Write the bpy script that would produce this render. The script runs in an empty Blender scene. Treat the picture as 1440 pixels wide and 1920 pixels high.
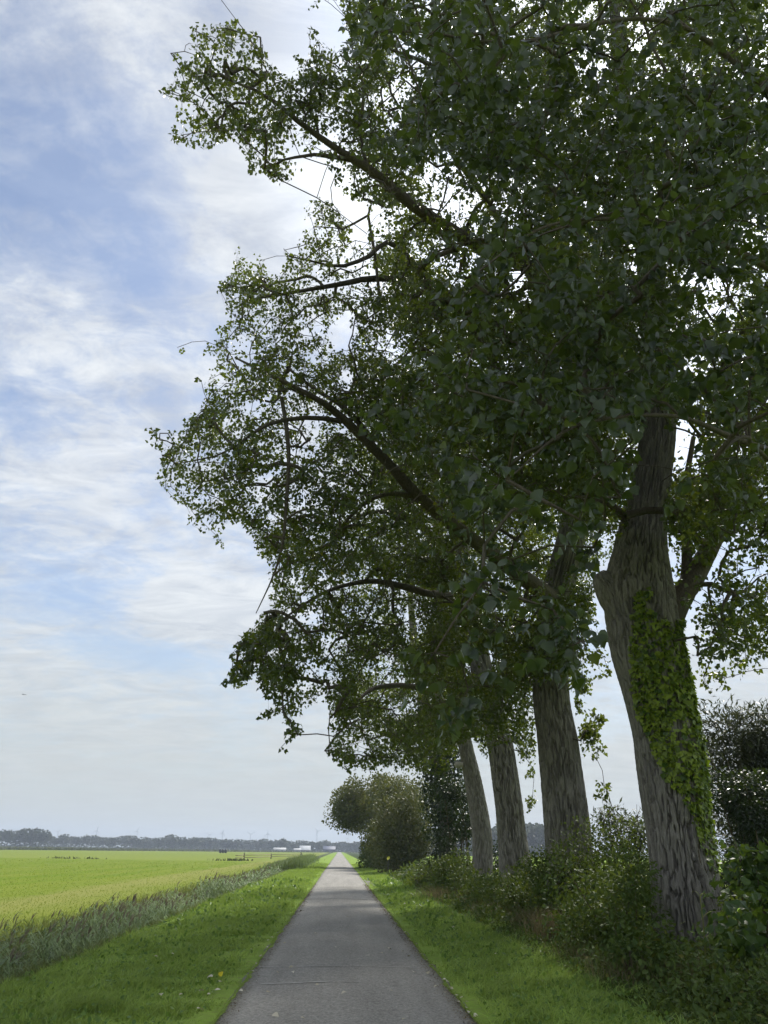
import bpy, math, random
import numpy as np
from mathutils import Vector, Matrix

random.seed(7)
RNG = np.random.default_rng(11)
scene = bpy.context.scene
COL = scene.collection

# ------------------------------------------------------------------ camera
FPX, PW, PH = 1442.0, 1440.0, 1920.0
CAM = np.array([0.0, 0.0, 1.65])
PSI, TH, RHO = math.radians(2.69), math.radians(23.775), math.radians(0.9)
_F = np.array([math.sin(PSI)*math.cos(TH), math.cos(PSI)*math.cos(TH), math.sin(TH)])
_R0 = np.array([math.cos(PSI), -math.sin(PSI), 0.0])
_U0 = np.cross(_R0, _F)
_R = _R0*math.cos(RHO) + _U0*math.sin(RHO)
_U = _U0*math.cos(RHO) - _R0*math.sin(RHO)

cam_data = bpy.data.cameras.new('camera')
cam = bpy.data.objects.new('camera', cam_data)
COL.objects.link(cam)
cam.matrix_world = Matrix(((_R[0], _U[0], -_F[0], CAM[0]), (_R[1], _U[1], -_F[1], CAM[1]),
                           (_R[2], _U[2], -_F[2], CAM[2]), (0, 0, 0, 1)))
cam_data.sensor_fit = 'VERTICAL'
cam_data.sensor_height = 36.0
cam_data.sensor_width = 27.0
cam_data.lens = 36.0*FPX/PH
cam_data.clip_start = 0.05
cam_data.clip_end = 12000
scene.camera = cam

def at(px, py, Y):
    d = FPX*_F + (px-720.0)*_R - (py-960.0)*_U
    return CAM + d*(Y/d[1])
def ground_at(px, py, z=0.0):
    d = FPX*_F + (px-720.0)*_R - (py-960.0)*_U
    return CAM + d*((z-CAM[2])/d[2])
def mpp(px, py, Y):                       # metres per photo pixel at that point
    d = FPX*_F + (px-720.0)*_R - (py-960.0)*_U
    return Y/d[1]
def project(P):
    D = np.asarray(P) - CAM
    z = D@_F
    zz = np.where(z > 0.05, z, 0.05)
    return 720 + FPX*(D@_R)/zz, 960 - FPX*(D@_U)/zz, z

# ------------------------------------------------------------------ sun, sky, exposure
SUN_AZ, SUN_EL = math.radians(30), math.radians(48)       # azimuth clockwise from the road direction (+Y)
SUN_DIR = Vector((math.sin(SUN_AZ)*math.cos(SUN_EL), math.cos(SUN_AZ)*math.cos(SUN_EL), math.sin(SUN_EL)))
sun_data = bpy.data.lights.new('sun', 'SUN')
sun_data.energy = 2.45
sun_data.angle = math.radians(7.0)
sun_data.color = (1.0, 0.95, 0.86)
sun = bpy.data.objects.new('sun', sun_data)
COL.objects.link(sun)
sun.rotation_euler = SUN_DIR.to_track_quat('Z', 'Y').to_euler()
sun.location = (60, 60, 80)

scene.view_settings.view_transform = 'Standard'
scene.view_settings.look = 'None'
scene.view_settings.gamma = 1.0
scene.view_settings.use_curve_mapping = False
scene.view_settings.exposure = 1.05
cy = scene.cycles
cy.use_denoising = True
cy.max_bounces = 8
cy.diffuse_bounces = 5
cy.glossy_bounces = 2
cy.transmission_bounces = 4
cy.transparent_max_bounces = 6
cy.volume_bounces = 0
cy.use_adaptive_sampling = True
cy.adaptive_threshold = 0.025
cy.caustics_reflective = False
cy.caustics_refractive = False
cy.sample_clamp_indirect = 6

class N:                                   # tiny node-tree helper
    def __init__(s, tree):
        s.t = tree; s.n = tree.nodes; s.l = tree.links
    def new(s, typ, **kw):
        nd = s.n.new(typ)
        for k, v in kw.items():
            if k == 'inp':
                for a, b in v.items():
                    if hasattr(b, 'is_linked') or isinstance(b, bpy.types.NodeSocket):
                        s.l.new(b, nd.inputs[a])
                    else:
                        nd.inputs[a].default_value = b
            else:
                setattr(nd, k, v)
        return nd
    def math(s, op, a, b=0.0, c=0.0, clamp=False):
        nd = s.n.new('ShaderNodeMath'); nd.operation = op; nd.use_clamp = clamp
        for i, v in enumerate((a, b, c)):
            if isinstance(v, bpy.types.NodeSocket): s.l.new(v, nd.inputs[i])
            else: nd.inputs[i].default_value = v
        return nd.outputs[0]
    def vmath(s, op, a, b=(0, 0, 0), out=0, scale=None):
        nd = s.n.new('ShaderNodeVectorMath'); nd.operation = op
        for i, v in enumerate((a, b)):
            if isinstance(v, bpy.types.NodeSocket): s.l.new(v, nd.inputs[i])
            else: nd.inputs[i].default_value = v
        if scale is not None:
            if isinstance(scale, bpy.types.NodeSocket): s.l.new(scale, nd.inputs['Scale'])
            else: nd.inputs['Scale'].default_value = scale
        return nd.outputs[out]
    def ramp(s, fac, stops, interp='LINEAR'):
        nd = s.n.new('ShaderNodeValToRGB')
        cr = nd.color_ramp; cr.interpolation = interp
        while len(cr.elements) < len(stops): cr.elements.new(0.5)
        for e, (p, c) in zip(cr.elements, stops):
            e.position = p
            e.color = (c, c, c, 1) if isinstance(c, (int, float)) else (*c, 1)
        s.l.new(fac, nd.inputs[0])
        return nd.outputs[0]
    def mix(s, fac, a, b, blend='MIX'):
        nd = s.n.new('ShaderNodeMix'); nd.data_type = 'RGBA'; nd.blend_type = blend
        for i, v in ((0, fac), (6, a), (7, b)):
            if isinstance(v, bpy.types.NodeSocket): s.l.new(v, nd.inputs[i])
            elif isinstance(v, (int, float)): nd.inputs[i].default_value = v
            else: nd.inputs[i].default_value = (*v, 1)
        return nd.outputs[2]
    def noise(s, vec, scale, detail=4, rough=0.55, dist=0.0, out=0):
        nd = s.n.new('ShaderNodeTexNoise')
        nd.inputs['Scale'].default_value = scale; nd.inputs['Detail'].default_value = detail
        nd.inputs['Roughness'].default_value = rough; nd.inputs['Distortion'].default_value = dist
        if vec is not None: s.l.new(vec, nd.inputs['Vector'])
        return nd.outputs[out]

def build_world():
    w = bpy.data.worlds.new('World'); scene.world = w; w.use_nodes = True
    T = N(w.node_tree); T.n.clear()
    out = T.new('ShaderNodeOutputWorld')
    sky = T.new('ShaderNodeTexSky', sky_type='NISHITA', sun_disc=False, sun_elevation=SUN_EL,
                sun_rotation=SUN_AZ, altitude=0.0, air_density=1.0, dust_density=1.2, ozone_density=1.6)
    tc = T.new('ShaderNodeTexCoord')
    d = tc.outputs['Generated']
    sp = T.new('ShaderNodeSeparateXYZ', inp={0: d})
    z = T.math('MAXIMUM', sp.outputs[2], 0.0)
    zz = T.math('ADD', z, 0.16)
    cx = T.math('DIVIDE', sp.outputs[0], zz)
    cyy = T.math('DIVIDE', sp.outputs[1], zz)
    p = T.new('ShaderNodeCombineXYZ', inp={0: cx, 1: cyy, 2: 0.0}).outputs[0]
    big = T.noise(p, 0.9, 3, 0.5, 0.6)
    # wisps drawn out in one direction, small puffs on top
    rot = T.new('ShaderNodeMapping', inp={0: p, 2: (0, 0, math.radians(-35)), 3: (1.0, 1.8, 1.0)}).outputs[0]
    wisp = T.noise(rot, 3.2, 11, 0.70, 0.6)
    puff = T.noise(p, 15.0, 7, 0.65, 0.4)
    v = T.math('MULTIPLY', big, 0.75)
    v = T.math('ADD', v, T.math('MULTIPLY', wisp, 0.50))
    v = T.math('ADD', v, T.math('MULTIPLY', puff, 0.52))
    # openings and thicker banks of the layer seen over the fields
    for (px, py, rad, amt, st) in SKY_PATCH:
        dd = at(px, py, 1.0) - CAM; dd = dd/np.linalg.norm(dd)
        diff = T.vmath('SUBTRACT', d, tuple(dd))
        # measure across the sight line, flattened by st in the vertical
        sc = T.vmath('MULTIPLY', diff, (1.0, 1.0, st))
        ln = T.vmath('LENGTH', sc, out=1)
        mr = T.new('ShaderNodeMapRange', interpolation_type='SMOOTHSTEP',
                   inp={0: ln, 1: 0.0, 2: rad, 3: amt, 4: 0.0}).outputs[0]
        v = T.math('ADD', v, mr)
    cov = T.ramp(v, [(0.62, 0.20), (0.80, 0.50), (0.93, 0.85), (1.0, 0.92)])
    tex = T.noise(rot, 4.0, 8, 0.65, 0.8)
    ccol = T.mix(T.ramp(tex, [(0.36, 0.0), (0.62, 1.0)]), (0.300, 0.322, 0.360), (0.445, 0.460, 0.470))
    skyc = T.mix(1.0, sky.outputs[0], (0.057, 0.064, 0.071), 'MULTIPLY')
    c = T.mix(cov, skyc, ccol)
    # thin cloud glows around the sun behind it
    dt = T.vmath('DOT_PRODUCT', d, tuple(SUN_DIR), out=1)
    glow = T.new('ShaderNodeMapRange', interpolation_type='SMOOTHSTEP', inp={0: dt, 1: 0.87, 2: 1.0, 3: 1.0, 4: 2.0}).outputs[0]
    c = T.mix(1.0, c, T.new('ShaderNodeCombineColor', inp={0: glow, 1: glow, 2: glow}).outputs[0], 'MULTIPLY')
    # pale veil thickening towards the horizon
    veil = T.ramp(z, [(0.0, 1.0), (0.07, 0.92), (0.17, 0.55), (0.28, 0.15), (0.42, 0.0)])
    vb = T.math('MULTIPLY', veil, T.ramp(wisp, [(0.3, 0.75), (0.7, 1.0)]))
    c = T.mix(vb, c, (0.285, 0.300, 0.290))
    bg = T.new('ShaderNodeBackground', inp={0: c, 1: SKY_GAIN})
    T.l.new(bg.outputs[0], out.inputs[0])
# (px, py, angular radius, amount, vertical stretch): breaks of blue and banks of white over the field side
SKY_PATCH = [(190, 400, 0.17, -0.20, 1.0), (250, 500, 0.10, -0.12, 1.0), (40, 250, 0.22, -0.10, 1.0), (20, 790, 0.12, -0.13, 1.5),
             (170, 1110, 0.14, -0.16, 3.0), (290, 1228, 0.15, -0.30, 4.5), (400, 1140, 0.13, 0.6, 3.0),
             (560, 330, 0.24, 0.16, 1.0), (120, 600, 0.16, 0.12, 1.5), (140, 920, 0.16, 0.10, 1.5), (480, 60, 0.2, 0.06, 1.0)]
SKY_GAIN = 1.0
build_world()

# ------------------------------------------------------------------ mesh helpers
def mesh_np(name, verts, faces, smooth=False, attrs=None):
    """verts (n,3); faces (m,k) or list of such arrays"""
    if not isinstance(faces, (list, tuple)): faces = [faces]
    faces = [np.asarray(f, dtype=np.int32) for f in faces if len(f)]
    me = bpy.data.meshes.new(name)
    verts = np.ascontiguousarray(verts, dtype=np.float32)
    me.vertices.add(len(verts)); me.vertices.foreach_set('co', verts.ravel())
    nl = sum(f.size for f in faces); nf = sum(len(f) for f in faces)
    me.loops.add(nl); me.polygons.add(nf)
    me.loops.foreach_set('vertex_index', np.concatenate([f.ravel() for f in faces]))
    tot = np.concatenate([np.full(len(f), f.shape[1], np.int32) for f in faces])
    st = np.concatenate([[0], np.cumsum(tot)[:-1]]).astype(np.int32)
    me.polygons.foreach_set('loop_start', st)
    me.polygons.foreach_set('loop_total', tot)
    if smooth: me.polygons.foreach_set('use_smooth', np.ones(nf, dtype=bool))
    for k, a in (attrs or {}).items():
        at_ = me.attributes.new(k, 'FLOAT', 'POINT')
        at_.data.foreach_set('value', np.ascontiguousarray(a, dtype=np.float32))
    me.update(calc_edges=True)
    return me

class MB:
    """collects arrays of vertices / faces into one mesh"""
    def __init__(s): s.v = []; s.f = {}; s.n = 0; s.a = []
    def add(s, v, *faces, rnd=0.5):
        v = np.asarray(v, float).reshape(-1, 3)
        for f in faces:
            f = np.asarray(f, dtype=np.int64)
            if len(f): s.f.setdefault(f.shape[1], []).append(f + s.n)
        s.v.append(v); s.n += len(v)
        s.a.append(np.broadcast_to(np.asarray(rnd, float), (len(v),)))
        return s
    def box(s, c, size, rz=0.0, rnd=0.5):
        c = np.asarray(c, float); h = np.asarray(size, float)/2
        q = np.array([[x, y, z] for x in (-1, 1) for y in (-1, 1) for z in (-1, 1)])*h
        cs, sn = math.cos(rz), math.sin(rz)
        q = np.stack([q[:, 0]*cs - q[:, 1]*sn, q[:, 0]*sn + q[:, 1]*cs, q[:, 2]], 1) + c
        return s.add(q, [(0, 1, 3, 2), (4, 6, 7, 5), (0, 4, 5, 1), (2, 3, 7, 6), (0, 2, 6, 4), (1, 5, 7, 3)], rnd=rnd)
    def tube(s, P, r, sides=6, caps=True, rnd=0.5):
        v, q = tube_arrays(P, r, sides)
        s.add(v, q, rnd=rnd)
        if caps:
            m = len(P)
            b = s.n - len(v)
            s.f.setdefault(sides, []).append(np.array([[b + i for i in range(sides)][::-1]]))
            s.f.setdefault(sides, []).append(np.array([[b + (m-1)*sides + i for i in range(sides)]]))
        return s
    def mesh(s, name, smooth=False):
        return mesh_np(name, np.concatenate(s.v), [np.concatenate(f) for f in s.f.values()], smooth,
                       {'rnd': np.concatenate(s.a)})

def frames(P):
    P = np.asarray(P, float)
    T = np.gradient(P, axis=0); T /= np.linalg.norm(T, axis=1)[:, None] + 1e-9
    u = np.cross(T[0], (0, 1, 0.1)); u /= np.linalg.norm(u)
    A = []; 
    for t in T:
        u = u - t*(u@t); u /= np.linalg.norm(u) + 1e-9
        A.append(u.copy())
    A = np.array(A)
    return T, A, np.cross(T, A)
def tube_arrays(P, r, sides):
    P = np.asarray(P, float); m = len(P)
    r = np.broadcast_to(np.asarray(r, float), (m,))
    T, A, B = frames(P)
    th = np.linspace(0, 2*math.pi, sides, endpoint=False)
    ring = np.cos(th)[None, :, None]*A[:, None, :] + np.sin(th)[None, :, None]*B[:, None, :]
    v = P[:, None, :] + ring*r[:, None, None]
    i = np.arange(m-1)[:, None]*sides; j = np.arange(sides)[None, :]; k = (j+1) % sides
    q = np.stack([i+j, i+k, i+sides+k, i+sides+j], -1).reshape(-1, 4)
    return v.reshape(-1, 3), q

def link(name, data, mat=None, parent=None, label=None, cat=None, group=None, kind=None, loc=None):
    o = bpy.data.objects.new(name, data)
    COL.objects.link(o)
    if mat is not None and data is not None and not data.materials: data.materials.append(mat)
    if parent is not None: o.parent = parent
    if loc is not None: o.location = loc
    if label: o['label'] = label
    if cat: o['category'] = cat
    if group: o['group'] = group
    if kind: o['kind'] = kind
    return o
def empty(name, loc, label, cat, group=None, rz=0.0):
    o = bpy.data.objects.new(name, None); COL.objects.link(o)
    o.location = loc; o.rotation_euler = (0, 0, rz); o.empty_display_size = 0.2
    o['label'] = label; o['category'] = cat
    if group: o['group'] = group
    return o
def wparent(o, p):                          # children of an Empty are written in world coordinates
    o.parent = p
    o.matrix_parent_inverse = Matrix.Translation(p.location).inverted() if p.rotation_euler[2] == 0 else (Matrix.Translation(p.location) @ p.rotation_euler.to_matrix().to_4x4()).inverted()
def part(name, data, mat, p, label=None, kind=None):
    o = link(name, data, mat, None, label, None, None, kind)
    wparent(o, p)
    return o
def subpart(name, data, mat, p, kind=None):
    o = link(name, data, mat, None, None, None, None, kind)
    o.parent = p
    return o

def resample(P, step):
    P = np.asarray(P, float)
    d = np.concatenate([[0], np.cumsum(np.linalg.norm(np.diff(P[:, :3], axis=0), axis=1))])
    n = max(2, int(d[-1]/step) + 1)
    # Catmull-Rom through the points, sampled by length
    s = np.linspace(0, d[-1], n)
    Q = np.vstack([2*P[0]-P[1], P, 2*P[-1]-P[-2]])
    i = np.clip(np.searchsorted(d, s, 'right') - 1, 0, len(P)-2)
    u = ((s - d[i])/(d[i+1]-d[i] + 1e-9))[:, None]
    p0, p1, p2, p3 = Q[i], Q[i+1], Q[i+2], Q[i+3]
    R = 0.5*((2*p1) + (-p0+p2)*u + (2*p0-5*p1+4*p2-p3)*u**2 + (-p0+3*p1-3*p2+p3)*u**3)
    if P.shape[1] > 3:
        R[:, 3:] = p1[:, 3:]*(1-u) + p2[:, 3:]*u
    return R

def unit(v): return v/(np.linalg.norm(v, axis=-1, keepdims=True) + 1e-9)

def vnoise(x, y, wrap=None, seed=0):
    """smooth gradient-like value noise on a lattice, periodic in x when wrap is given; about -1..1"""
    g = np.random.default_rng(seed).uniform(-1, 1, (512, 512))
    xi = np.floor(x).astype(int); yi = np.floor(y).astype(int)
    fx = x - xi; fy = y - yi
    fx = fx*fx*fx*(fx*(fx*6-15)+10); fy = fy*fy*fy*(fy*(fy*6-15)+10)
    w = wrap or 512
    x0 = xi % w; x1 = (xi+1) % w; y0 = yi % 512; y1 = (yi+1) % 512
    return (g[x0, y0]*(1-fx)+g[x1, y0]*fx)*(1-fy) + (g[x0, y1]*(1-fx)+g[x1, y1]*fx)*fy

# ------------------------------------------------------------------ materials
def mat_new(name):
    m = bpy.data.materials.new(name); m.use_nodes = True
    T = N(m.node_tree); T.n.clear()
    return m, T, T.new('ShaderNodeOutputMaterial')

def mat_plain(name, col, rough=0.8, spec=0.3, var=0.15, scale=3.0, bump=0.0, metal=0.0):
    m, T, out = mat_new(name)
    tc = T.new('ShaderNodeTexCoord')
    nz = T.noise(tc.outputs['Object'], scale, 6, 0.6)
    c = T.mix(T.ramp(nz, [(0.25, 0.0), (0.75, 1.0)]), tuple(x*(1-var) for x in col), tuple(min(1, x*(1+var)) for x in col))
    b = T.new('ShaderNodeBsdfPrincipled', inp={'Base Color': c, 'Roughness': rough, 'Specular IOR Level': spec, 'Metallic': metal})
    if bump:
        bp = T.new('ShaderNodeBump', inp={'Strength': bump, 'Distance': 0.05, 'Height': nz})
        T.l.new(bp.outputs[0], b.inputs['Normal'])
    T.l.new(b.outputs[0], out.inputs[0])
    return m

def mat_leaf(name, c1, c2, tcol, rough=0.38, trans=0.35, spec=0.5, patch=0.0, c3=None, back=None):
    """leaf: glossy face, light coming through from behind; c1..c2 varies from leaf to leaf"""
    m, T, out = mat_new(name)
    a = T.new('ShaderNodeAttribute', attribute_name='rnd')
    oi = T.new('ShaderNodeObjectInfo')
    r = T.math('FRACT', T.math('ADD', a.outputs['Fac'], oi.outputs['Random']))
    stops = [(0.0, c1), (0.8, c2)] + ([(0.97, c2), (0.985, c3), (1.0, c3)] if c3 else [(1.0, c2)])
    c = T.ramp(r, stops)
    if patch:
        g = T.new('ShaderNodeNewGeometry')
        nz = T.noise(g.outputs['Position'], patch, 3, 0.5)
        c = T.mix(T.ramp(nz, [(0.3, 0.35), (0.7, 0.0)]), c, tuple(x*0.7 for x in c1))
    if back:
        g2 = T.new('ShaderNodeNewGeometry')
        c = T.mix(g2.outputs['Backfacing'], c, back)
    b = T.new('ShaderNodeBsdfPrincipled', inp={'Base Color': c, 'Roughness': rough, 'Specular IOR Level': spec})
    t = T.new('ShaderNodeBsdfTranslucent', inp={0: T.mix(0.75, c, tcol)})
    mx = T.new('ShaderNodeMixShader', inp={0: trans, 1: b.outputs[0], 2: t.outputs[0]})
    T.l.new(mx.outputs[0], out.inputs[0])
    return m

def mat_bark(name, ca, cb, cc, sc=1.0):
    m, T, out = mat_new(name)
    tc = T.new('ShaderNodeTexCoord')
    mp = T.new('ShaderNodeMapping', inp={0: tc.outputs['Object'], 3: (20*sc, 20*sc, 4.5*sc)}).outputs[0]
    n1 = T.noise(mp, 1.0, 8, 0.65, 0.6)
    n2 = T.noise(tc.outputs['Object'], 1.1, 4, 0.6, 0.3)
    n3 = T.noise(tc.outputs['Object'], 45.0, 4, 0.6)
    c = T.mix(T.ramp(n1, [(0.32, 0.0), (0.68, 1.0)]), ca, cb)
    c = T.mix(T.ramp(n2, [(0.45, 0.0), (0.7, 0.65)]), c, cc)
    h = T.math('ADD', n1, T.math('MULTIPLY', n3, 0.35))
    bp = T.new('ShaderNodeBump', inp={'Strength': 0.9, 'Distance': 0.02, 'Height': h})
    b = T.new('ShaderNodeBsdfPrincipled', inp={'Base Color': c, 'Roughness': 0.92, 'Specular IOR Level': 0.15, 'Normal': bp.outputs[0]})
    T.l.new(b.outputs[0], out.inputs[0])
    return m

M_BARK = mat_bark('poplar_bark', (0.135, 0.122, 0.105), (0.34, 0.318, 0.288), (0.20, 0.192, 0.16))
M_LIMB = mat_bark('limb_bark', (0.075, 0.062, 0.048), (0.17, 0.145, 0.115), (0.10, 0.095, 0.07), 1.6)
M_TWIG = mat_plain('twig_bark', (0.10, 0.08, 0.05), 0.85, 0.2, 0.3, 8)
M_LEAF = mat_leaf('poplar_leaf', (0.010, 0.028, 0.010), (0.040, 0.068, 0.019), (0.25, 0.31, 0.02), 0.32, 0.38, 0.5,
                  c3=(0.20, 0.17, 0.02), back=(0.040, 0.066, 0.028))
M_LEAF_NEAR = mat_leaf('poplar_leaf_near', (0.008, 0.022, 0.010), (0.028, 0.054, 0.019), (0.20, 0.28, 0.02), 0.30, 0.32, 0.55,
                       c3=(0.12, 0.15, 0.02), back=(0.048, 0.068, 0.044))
M_IVY = mat_leaf('ivy_leaf', (0.040, 0.090, 0.010), (0.29, 0.37, 0.04), (0.20, 0.30, 0.01), 0.4, 0.25, 0.45)
M_BRAMBLE = mat_leaf('bramble_leaf', (0.036, 0.074, 0.016), (0.105, 0.158, 0.036), (0.16, 0.20, 0.02), 0.58, 0.3, 0.25, c3=(0.16, 0.15, 0.03))
M_HEDGE_OLIVE = mat_leaf('olive_leaf', (0.040, 0.066, 0.014), (0.120, 0.145, 0.034), (0.20, 0.19, 0.03), 0.5, 0.25, 0.35)
M_HEDGE_GREY = mat_leaf('greygreen_leaf', (0.038, 0.058, 0.018), (0.118, 0.132, 0.046), (0.17, 0.17, 0.04), 0.55, 0.25, 0.3)
M_WILLOW = mat_leaf('willow_leaf', (0.028, 0.040, 0.024), (0.075, 0.088, 0.058), (0.14, 0.16, 0.05), 0.45, 0.25, 0.45)
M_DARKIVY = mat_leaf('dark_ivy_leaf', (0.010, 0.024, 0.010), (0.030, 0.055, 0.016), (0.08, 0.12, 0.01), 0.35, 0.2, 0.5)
M_BIGLEAF = mat_leaf('broad_leaf', (0.030, 0.070, 0.018), (0.070, 0.125, 0.030), (0.16, 0.24, 0.02), 0.45, 0.3, 0.4)
M_GRASS = mat_leaf('grass_blade', (0.118, 0.185, 0.034), (0.365, 0.490, 0.120), (0.38, 0.50, 0.09), 0.55, 0.40, 0.25, patch=0.9)
M_DRY = mat_leaf('dry_grass_blade', (0.10, 0.085, 0.045), (0.24, 0.20, 0.11), (0.30, 0.25, 0.12), 0.7, 0.3, 0.2)
M_REED = mat_leaf('reed_blade', (0.045, 0.100, 0.022), (0.17, 0.250, 0.085), (0.24, 0.28, 0.10), 0.5, 0.3, 0.3)
M_PLUME = mat_leaf('reed_plume', (0.14, 0.125, 0.10), (0.26, 0.235, 0.19), (0.25, 0.2, 0.12), 0.8, 0.3, 0.1)
M_FAR = mat_leaf('far_foliage', (0.022, 0.034, 0.014), (0.055, 0.066, 0.024), (0.10, 0.13, 0.03), 0.6, 0.15, 0.2)

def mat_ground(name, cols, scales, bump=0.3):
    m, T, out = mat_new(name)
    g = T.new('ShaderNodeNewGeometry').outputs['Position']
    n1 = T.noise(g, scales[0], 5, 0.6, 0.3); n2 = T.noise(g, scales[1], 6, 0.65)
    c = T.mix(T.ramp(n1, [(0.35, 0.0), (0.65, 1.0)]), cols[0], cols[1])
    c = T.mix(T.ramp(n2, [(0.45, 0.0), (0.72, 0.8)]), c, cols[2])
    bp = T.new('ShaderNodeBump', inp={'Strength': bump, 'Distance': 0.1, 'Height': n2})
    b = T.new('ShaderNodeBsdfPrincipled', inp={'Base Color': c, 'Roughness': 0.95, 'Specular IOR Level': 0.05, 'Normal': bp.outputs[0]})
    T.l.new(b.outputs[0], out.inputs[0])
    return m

def mat_field():
    m, T, out = mat_new('mown_field')
    g = T.new('ShaderNodeNewGeometry').outputs['Position']
    sp = T.new('ShaderNodeSeparateXYZ', inp={0: g})
    # swaths lie along the ditch, so stretch the noise along Y
    st = T.new('ShaderNodeMapping', inp={0: g, 2: (0, 0, math.radians(4)), 3: (0.55, 0.035, 1.0)}).outputs[0]
    n1 = T.noise(st, 1.0, 5, 0.6, 0.4)
    n2 = T.noise(g, 0.35, 6, 0.65, 0.2)
    n3 = T.noise(g, 14.0, 4, 0.7)
    c = T.mix(T.ramp(n1, [(0.36, 0.0), (0.62, 1.0)]), (0.125, 0.187, 0.012), (0.175, 0.212, 0.030))
    c = T.mix(T.ramp(n2, [(0.45, 0.0), (0.8, 0.6)]), c, (0.175, 0.21, 0.042))
    # the dry windrow left beside the ditch
    wx = T.math('ADD', sp.outputs[0], T.math('MULTIPLY', T.noise(g, 0.25, 3), 3.0))
    band = T.ramp(T.math('DIVIDE', T.math('ADD', wx, 20.0), 20.0), [(0.40, 0.0), (0.47, 0.75), (0.56, 0.5), (0.66, 0.1), (0.75, 0.5)])
    c = T.mix(band, c, (0.26, 0.245, 0.085))
    # the strip beyond was cut later and is paler
    fy = T.math('SUBTRACT', sp.outputs[1], T.math('MULTIPLY', sp.outputs[0], 0.10))
    far = T.ramp(T.math('DIVIDE', fy, 400.0), [(0.355, 0.0), (0.37, 0.8), (0.7, 0.45), (1.0, 0.6)])
    c = T.mix(far, c, (0.20, 0.235, 0.055))
    c = T.mix(T.ramp(n3, [(0.4, 0.25), (0.65, 0.0)]), c, (0.10, 0.17, 0.012))
    bp = T.new('ShaderNodeBump', inp={'Strength': 0.5, 'Distance': 0.06, 'Height': n3})
    b = T.new('ShaderNodeBsdfPrincipled', inp={'Base Color': c, 'Roughness': 0.95, 'Specular IOR Level': 0.05, 'Normal': bp.outputs[0]})
    T.l.new(b.outputs[0], out.inputs[0])
    return m

def mat_asphalt():
    m, T, out = mat_new('asphalt')
    g = T.new('ShaderNodeNewGeometry').outputs['Position']
    sp = T.new('ShaderNodeSeparateXYZ', inp={0: g})
    st = T.new('ShaderNodeMapping', inp={0: g, 3: (2.4, 0.16, 1.0)}).outputs[0]
    n1 = T.noise(st, 1.0, 4, 0.55, 0.2)
    n2 = T.noise(g, 24.0, 6, 0.85)
    n3 = T.noise(g, 0.6, 5, 0.6, 0.5)
    vo = T.new('ShaderNodeTexVoronoi', inp={0: g, 'Scale': 30.0})
    c = T.mix(T.ramp(n1, [(0.35, 0.0), (0.65, 1.0)]), (0.238, 0.230, 0.206), (0.322, 0.311, 0.280))
    c = T.mix(T.ramp(n3, [(0.4, 0.0), (0.75, 0.5)]), c, (0.205, 0.198, 0.178))
    c = T.mix(T.ramp(vo.outputs['Distance'], [(0.2, 0.5), (0.6, 0.0)]), c, (0.47, 0.44, 0.39))
    c = T.mix(T.ramp(n2, [(0.38, 0.9), (0.54, 0.0)]), c, (0.14, 0.13, 0.115))
    # dust and moss lying along both edges
    ex = T.math('ABSOLUTE', T.math('SUBTRACT', sp.outputs[0], 0.15))
    ed = T.math('ADD', ex, T.math('MULTIPLY', T.noise(g, 3.0, 4), 0.25))
    c = T.mix(T.ramp(ed, [(0.0, 0.0), (1.0, 0.0)]), c, (0.06, 0.07, 0.03))
    edge = T.new('ShaderNodeMapRange', inp={0: ed, 1: 1.28, 2: 1.5, 3: 0.0, 4: 0.55}).outputs[0]
    c = T.mix(edge, c, (0.075, 0.075, 0.045))
    h = T.math('ADD', T.math('MULTIPLY', n2, 0.6), vo.outputs['Distance'])
    bp = T.new('ShaderNodeBump', inp={'Strength': 0.8, 'Distance': 0.02, 'Height': h})
    b = T.new('ShaderNodeBsdfPrincipled', inp={'Base Color': c, 'Roughness': 0.82, 'Specular IOR Level': 0.3, 'Normal': bp.outputs[0]})
    T.l.new(b.outputs[0], out.inputs[0])
    return m
M_VERGE = mat_ground('verge_turf', ((0.160, 0.260, 0.040), (0.245, 0.350, 0.065), (0.16, 0.18, 0.06)), (0.8, 9.0))
M_DITCH = mat_ground('ditch_soil', ((0.055, 0.075, 0.022), (0.085, 0.10, 0.035), (0.045, 0.06, 0.018)), (0.6, 6.0))
M_ROUGH = mat_ground('reedland', ((0.085, 0.105, 0.055), (0.135, 0.145, 0.075), (0.055, 0.075, 0.035)), (0.012, 0.06), 0.2)
M_RIGHTFIELD = mat_ground('right_field', ((0.16, 0.28, 0.02), (0.21, 0.31, 0.035), (0.26, 0.31, 0.07)), (0.05, 0.3))
M_UNDER = mat_ground('undergrowth_soil', ((0.035, 0.055, 0.015), (0.05, 0.070, 0.022), (0.03, 0.048, 0.012)), (1.1, 7.0))  # dark greenish soil under the poplars
M_FIELD = mat_field()
M_ASPHALT = mat_asphalt()

# ------------------------------------------------------------------ the ground and the road
def sheet(name, pts, z, mat):
    p = np.array([(x, y, z) for x, y in pts], float)
    me = mesh_np(name, p, np.arange(len(p))[None, :])
    return link(name, me, mat, kind='structure')
sheet('ground', [(-3500, -60), (3500, -60), (3500, 5200), (-3500, 5200)], -1.15, M_ROUGH)

def strip(name, xs, ys, zf, mat):
    X, Y = np.meshgrid(np.asarray(xs, float), np.asarray(ys, float))
    Z = zf(X, Y)
    v = np.stack([X, Y, Z], -1).reshape(-1, 3)
    nx, ny = len(xs), len(ys)
    i = np.arange(ny-1)[:, None]*nx; j = np.arange(nx-1)[None, :]
    q = np.stack([i+j, i+j+1, i+nx+j+1, i+nx+j], -1).reshape(-1, 4)
    return link(name, mesh_np(name, v, q, True), mat, kind='structure')

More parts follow.
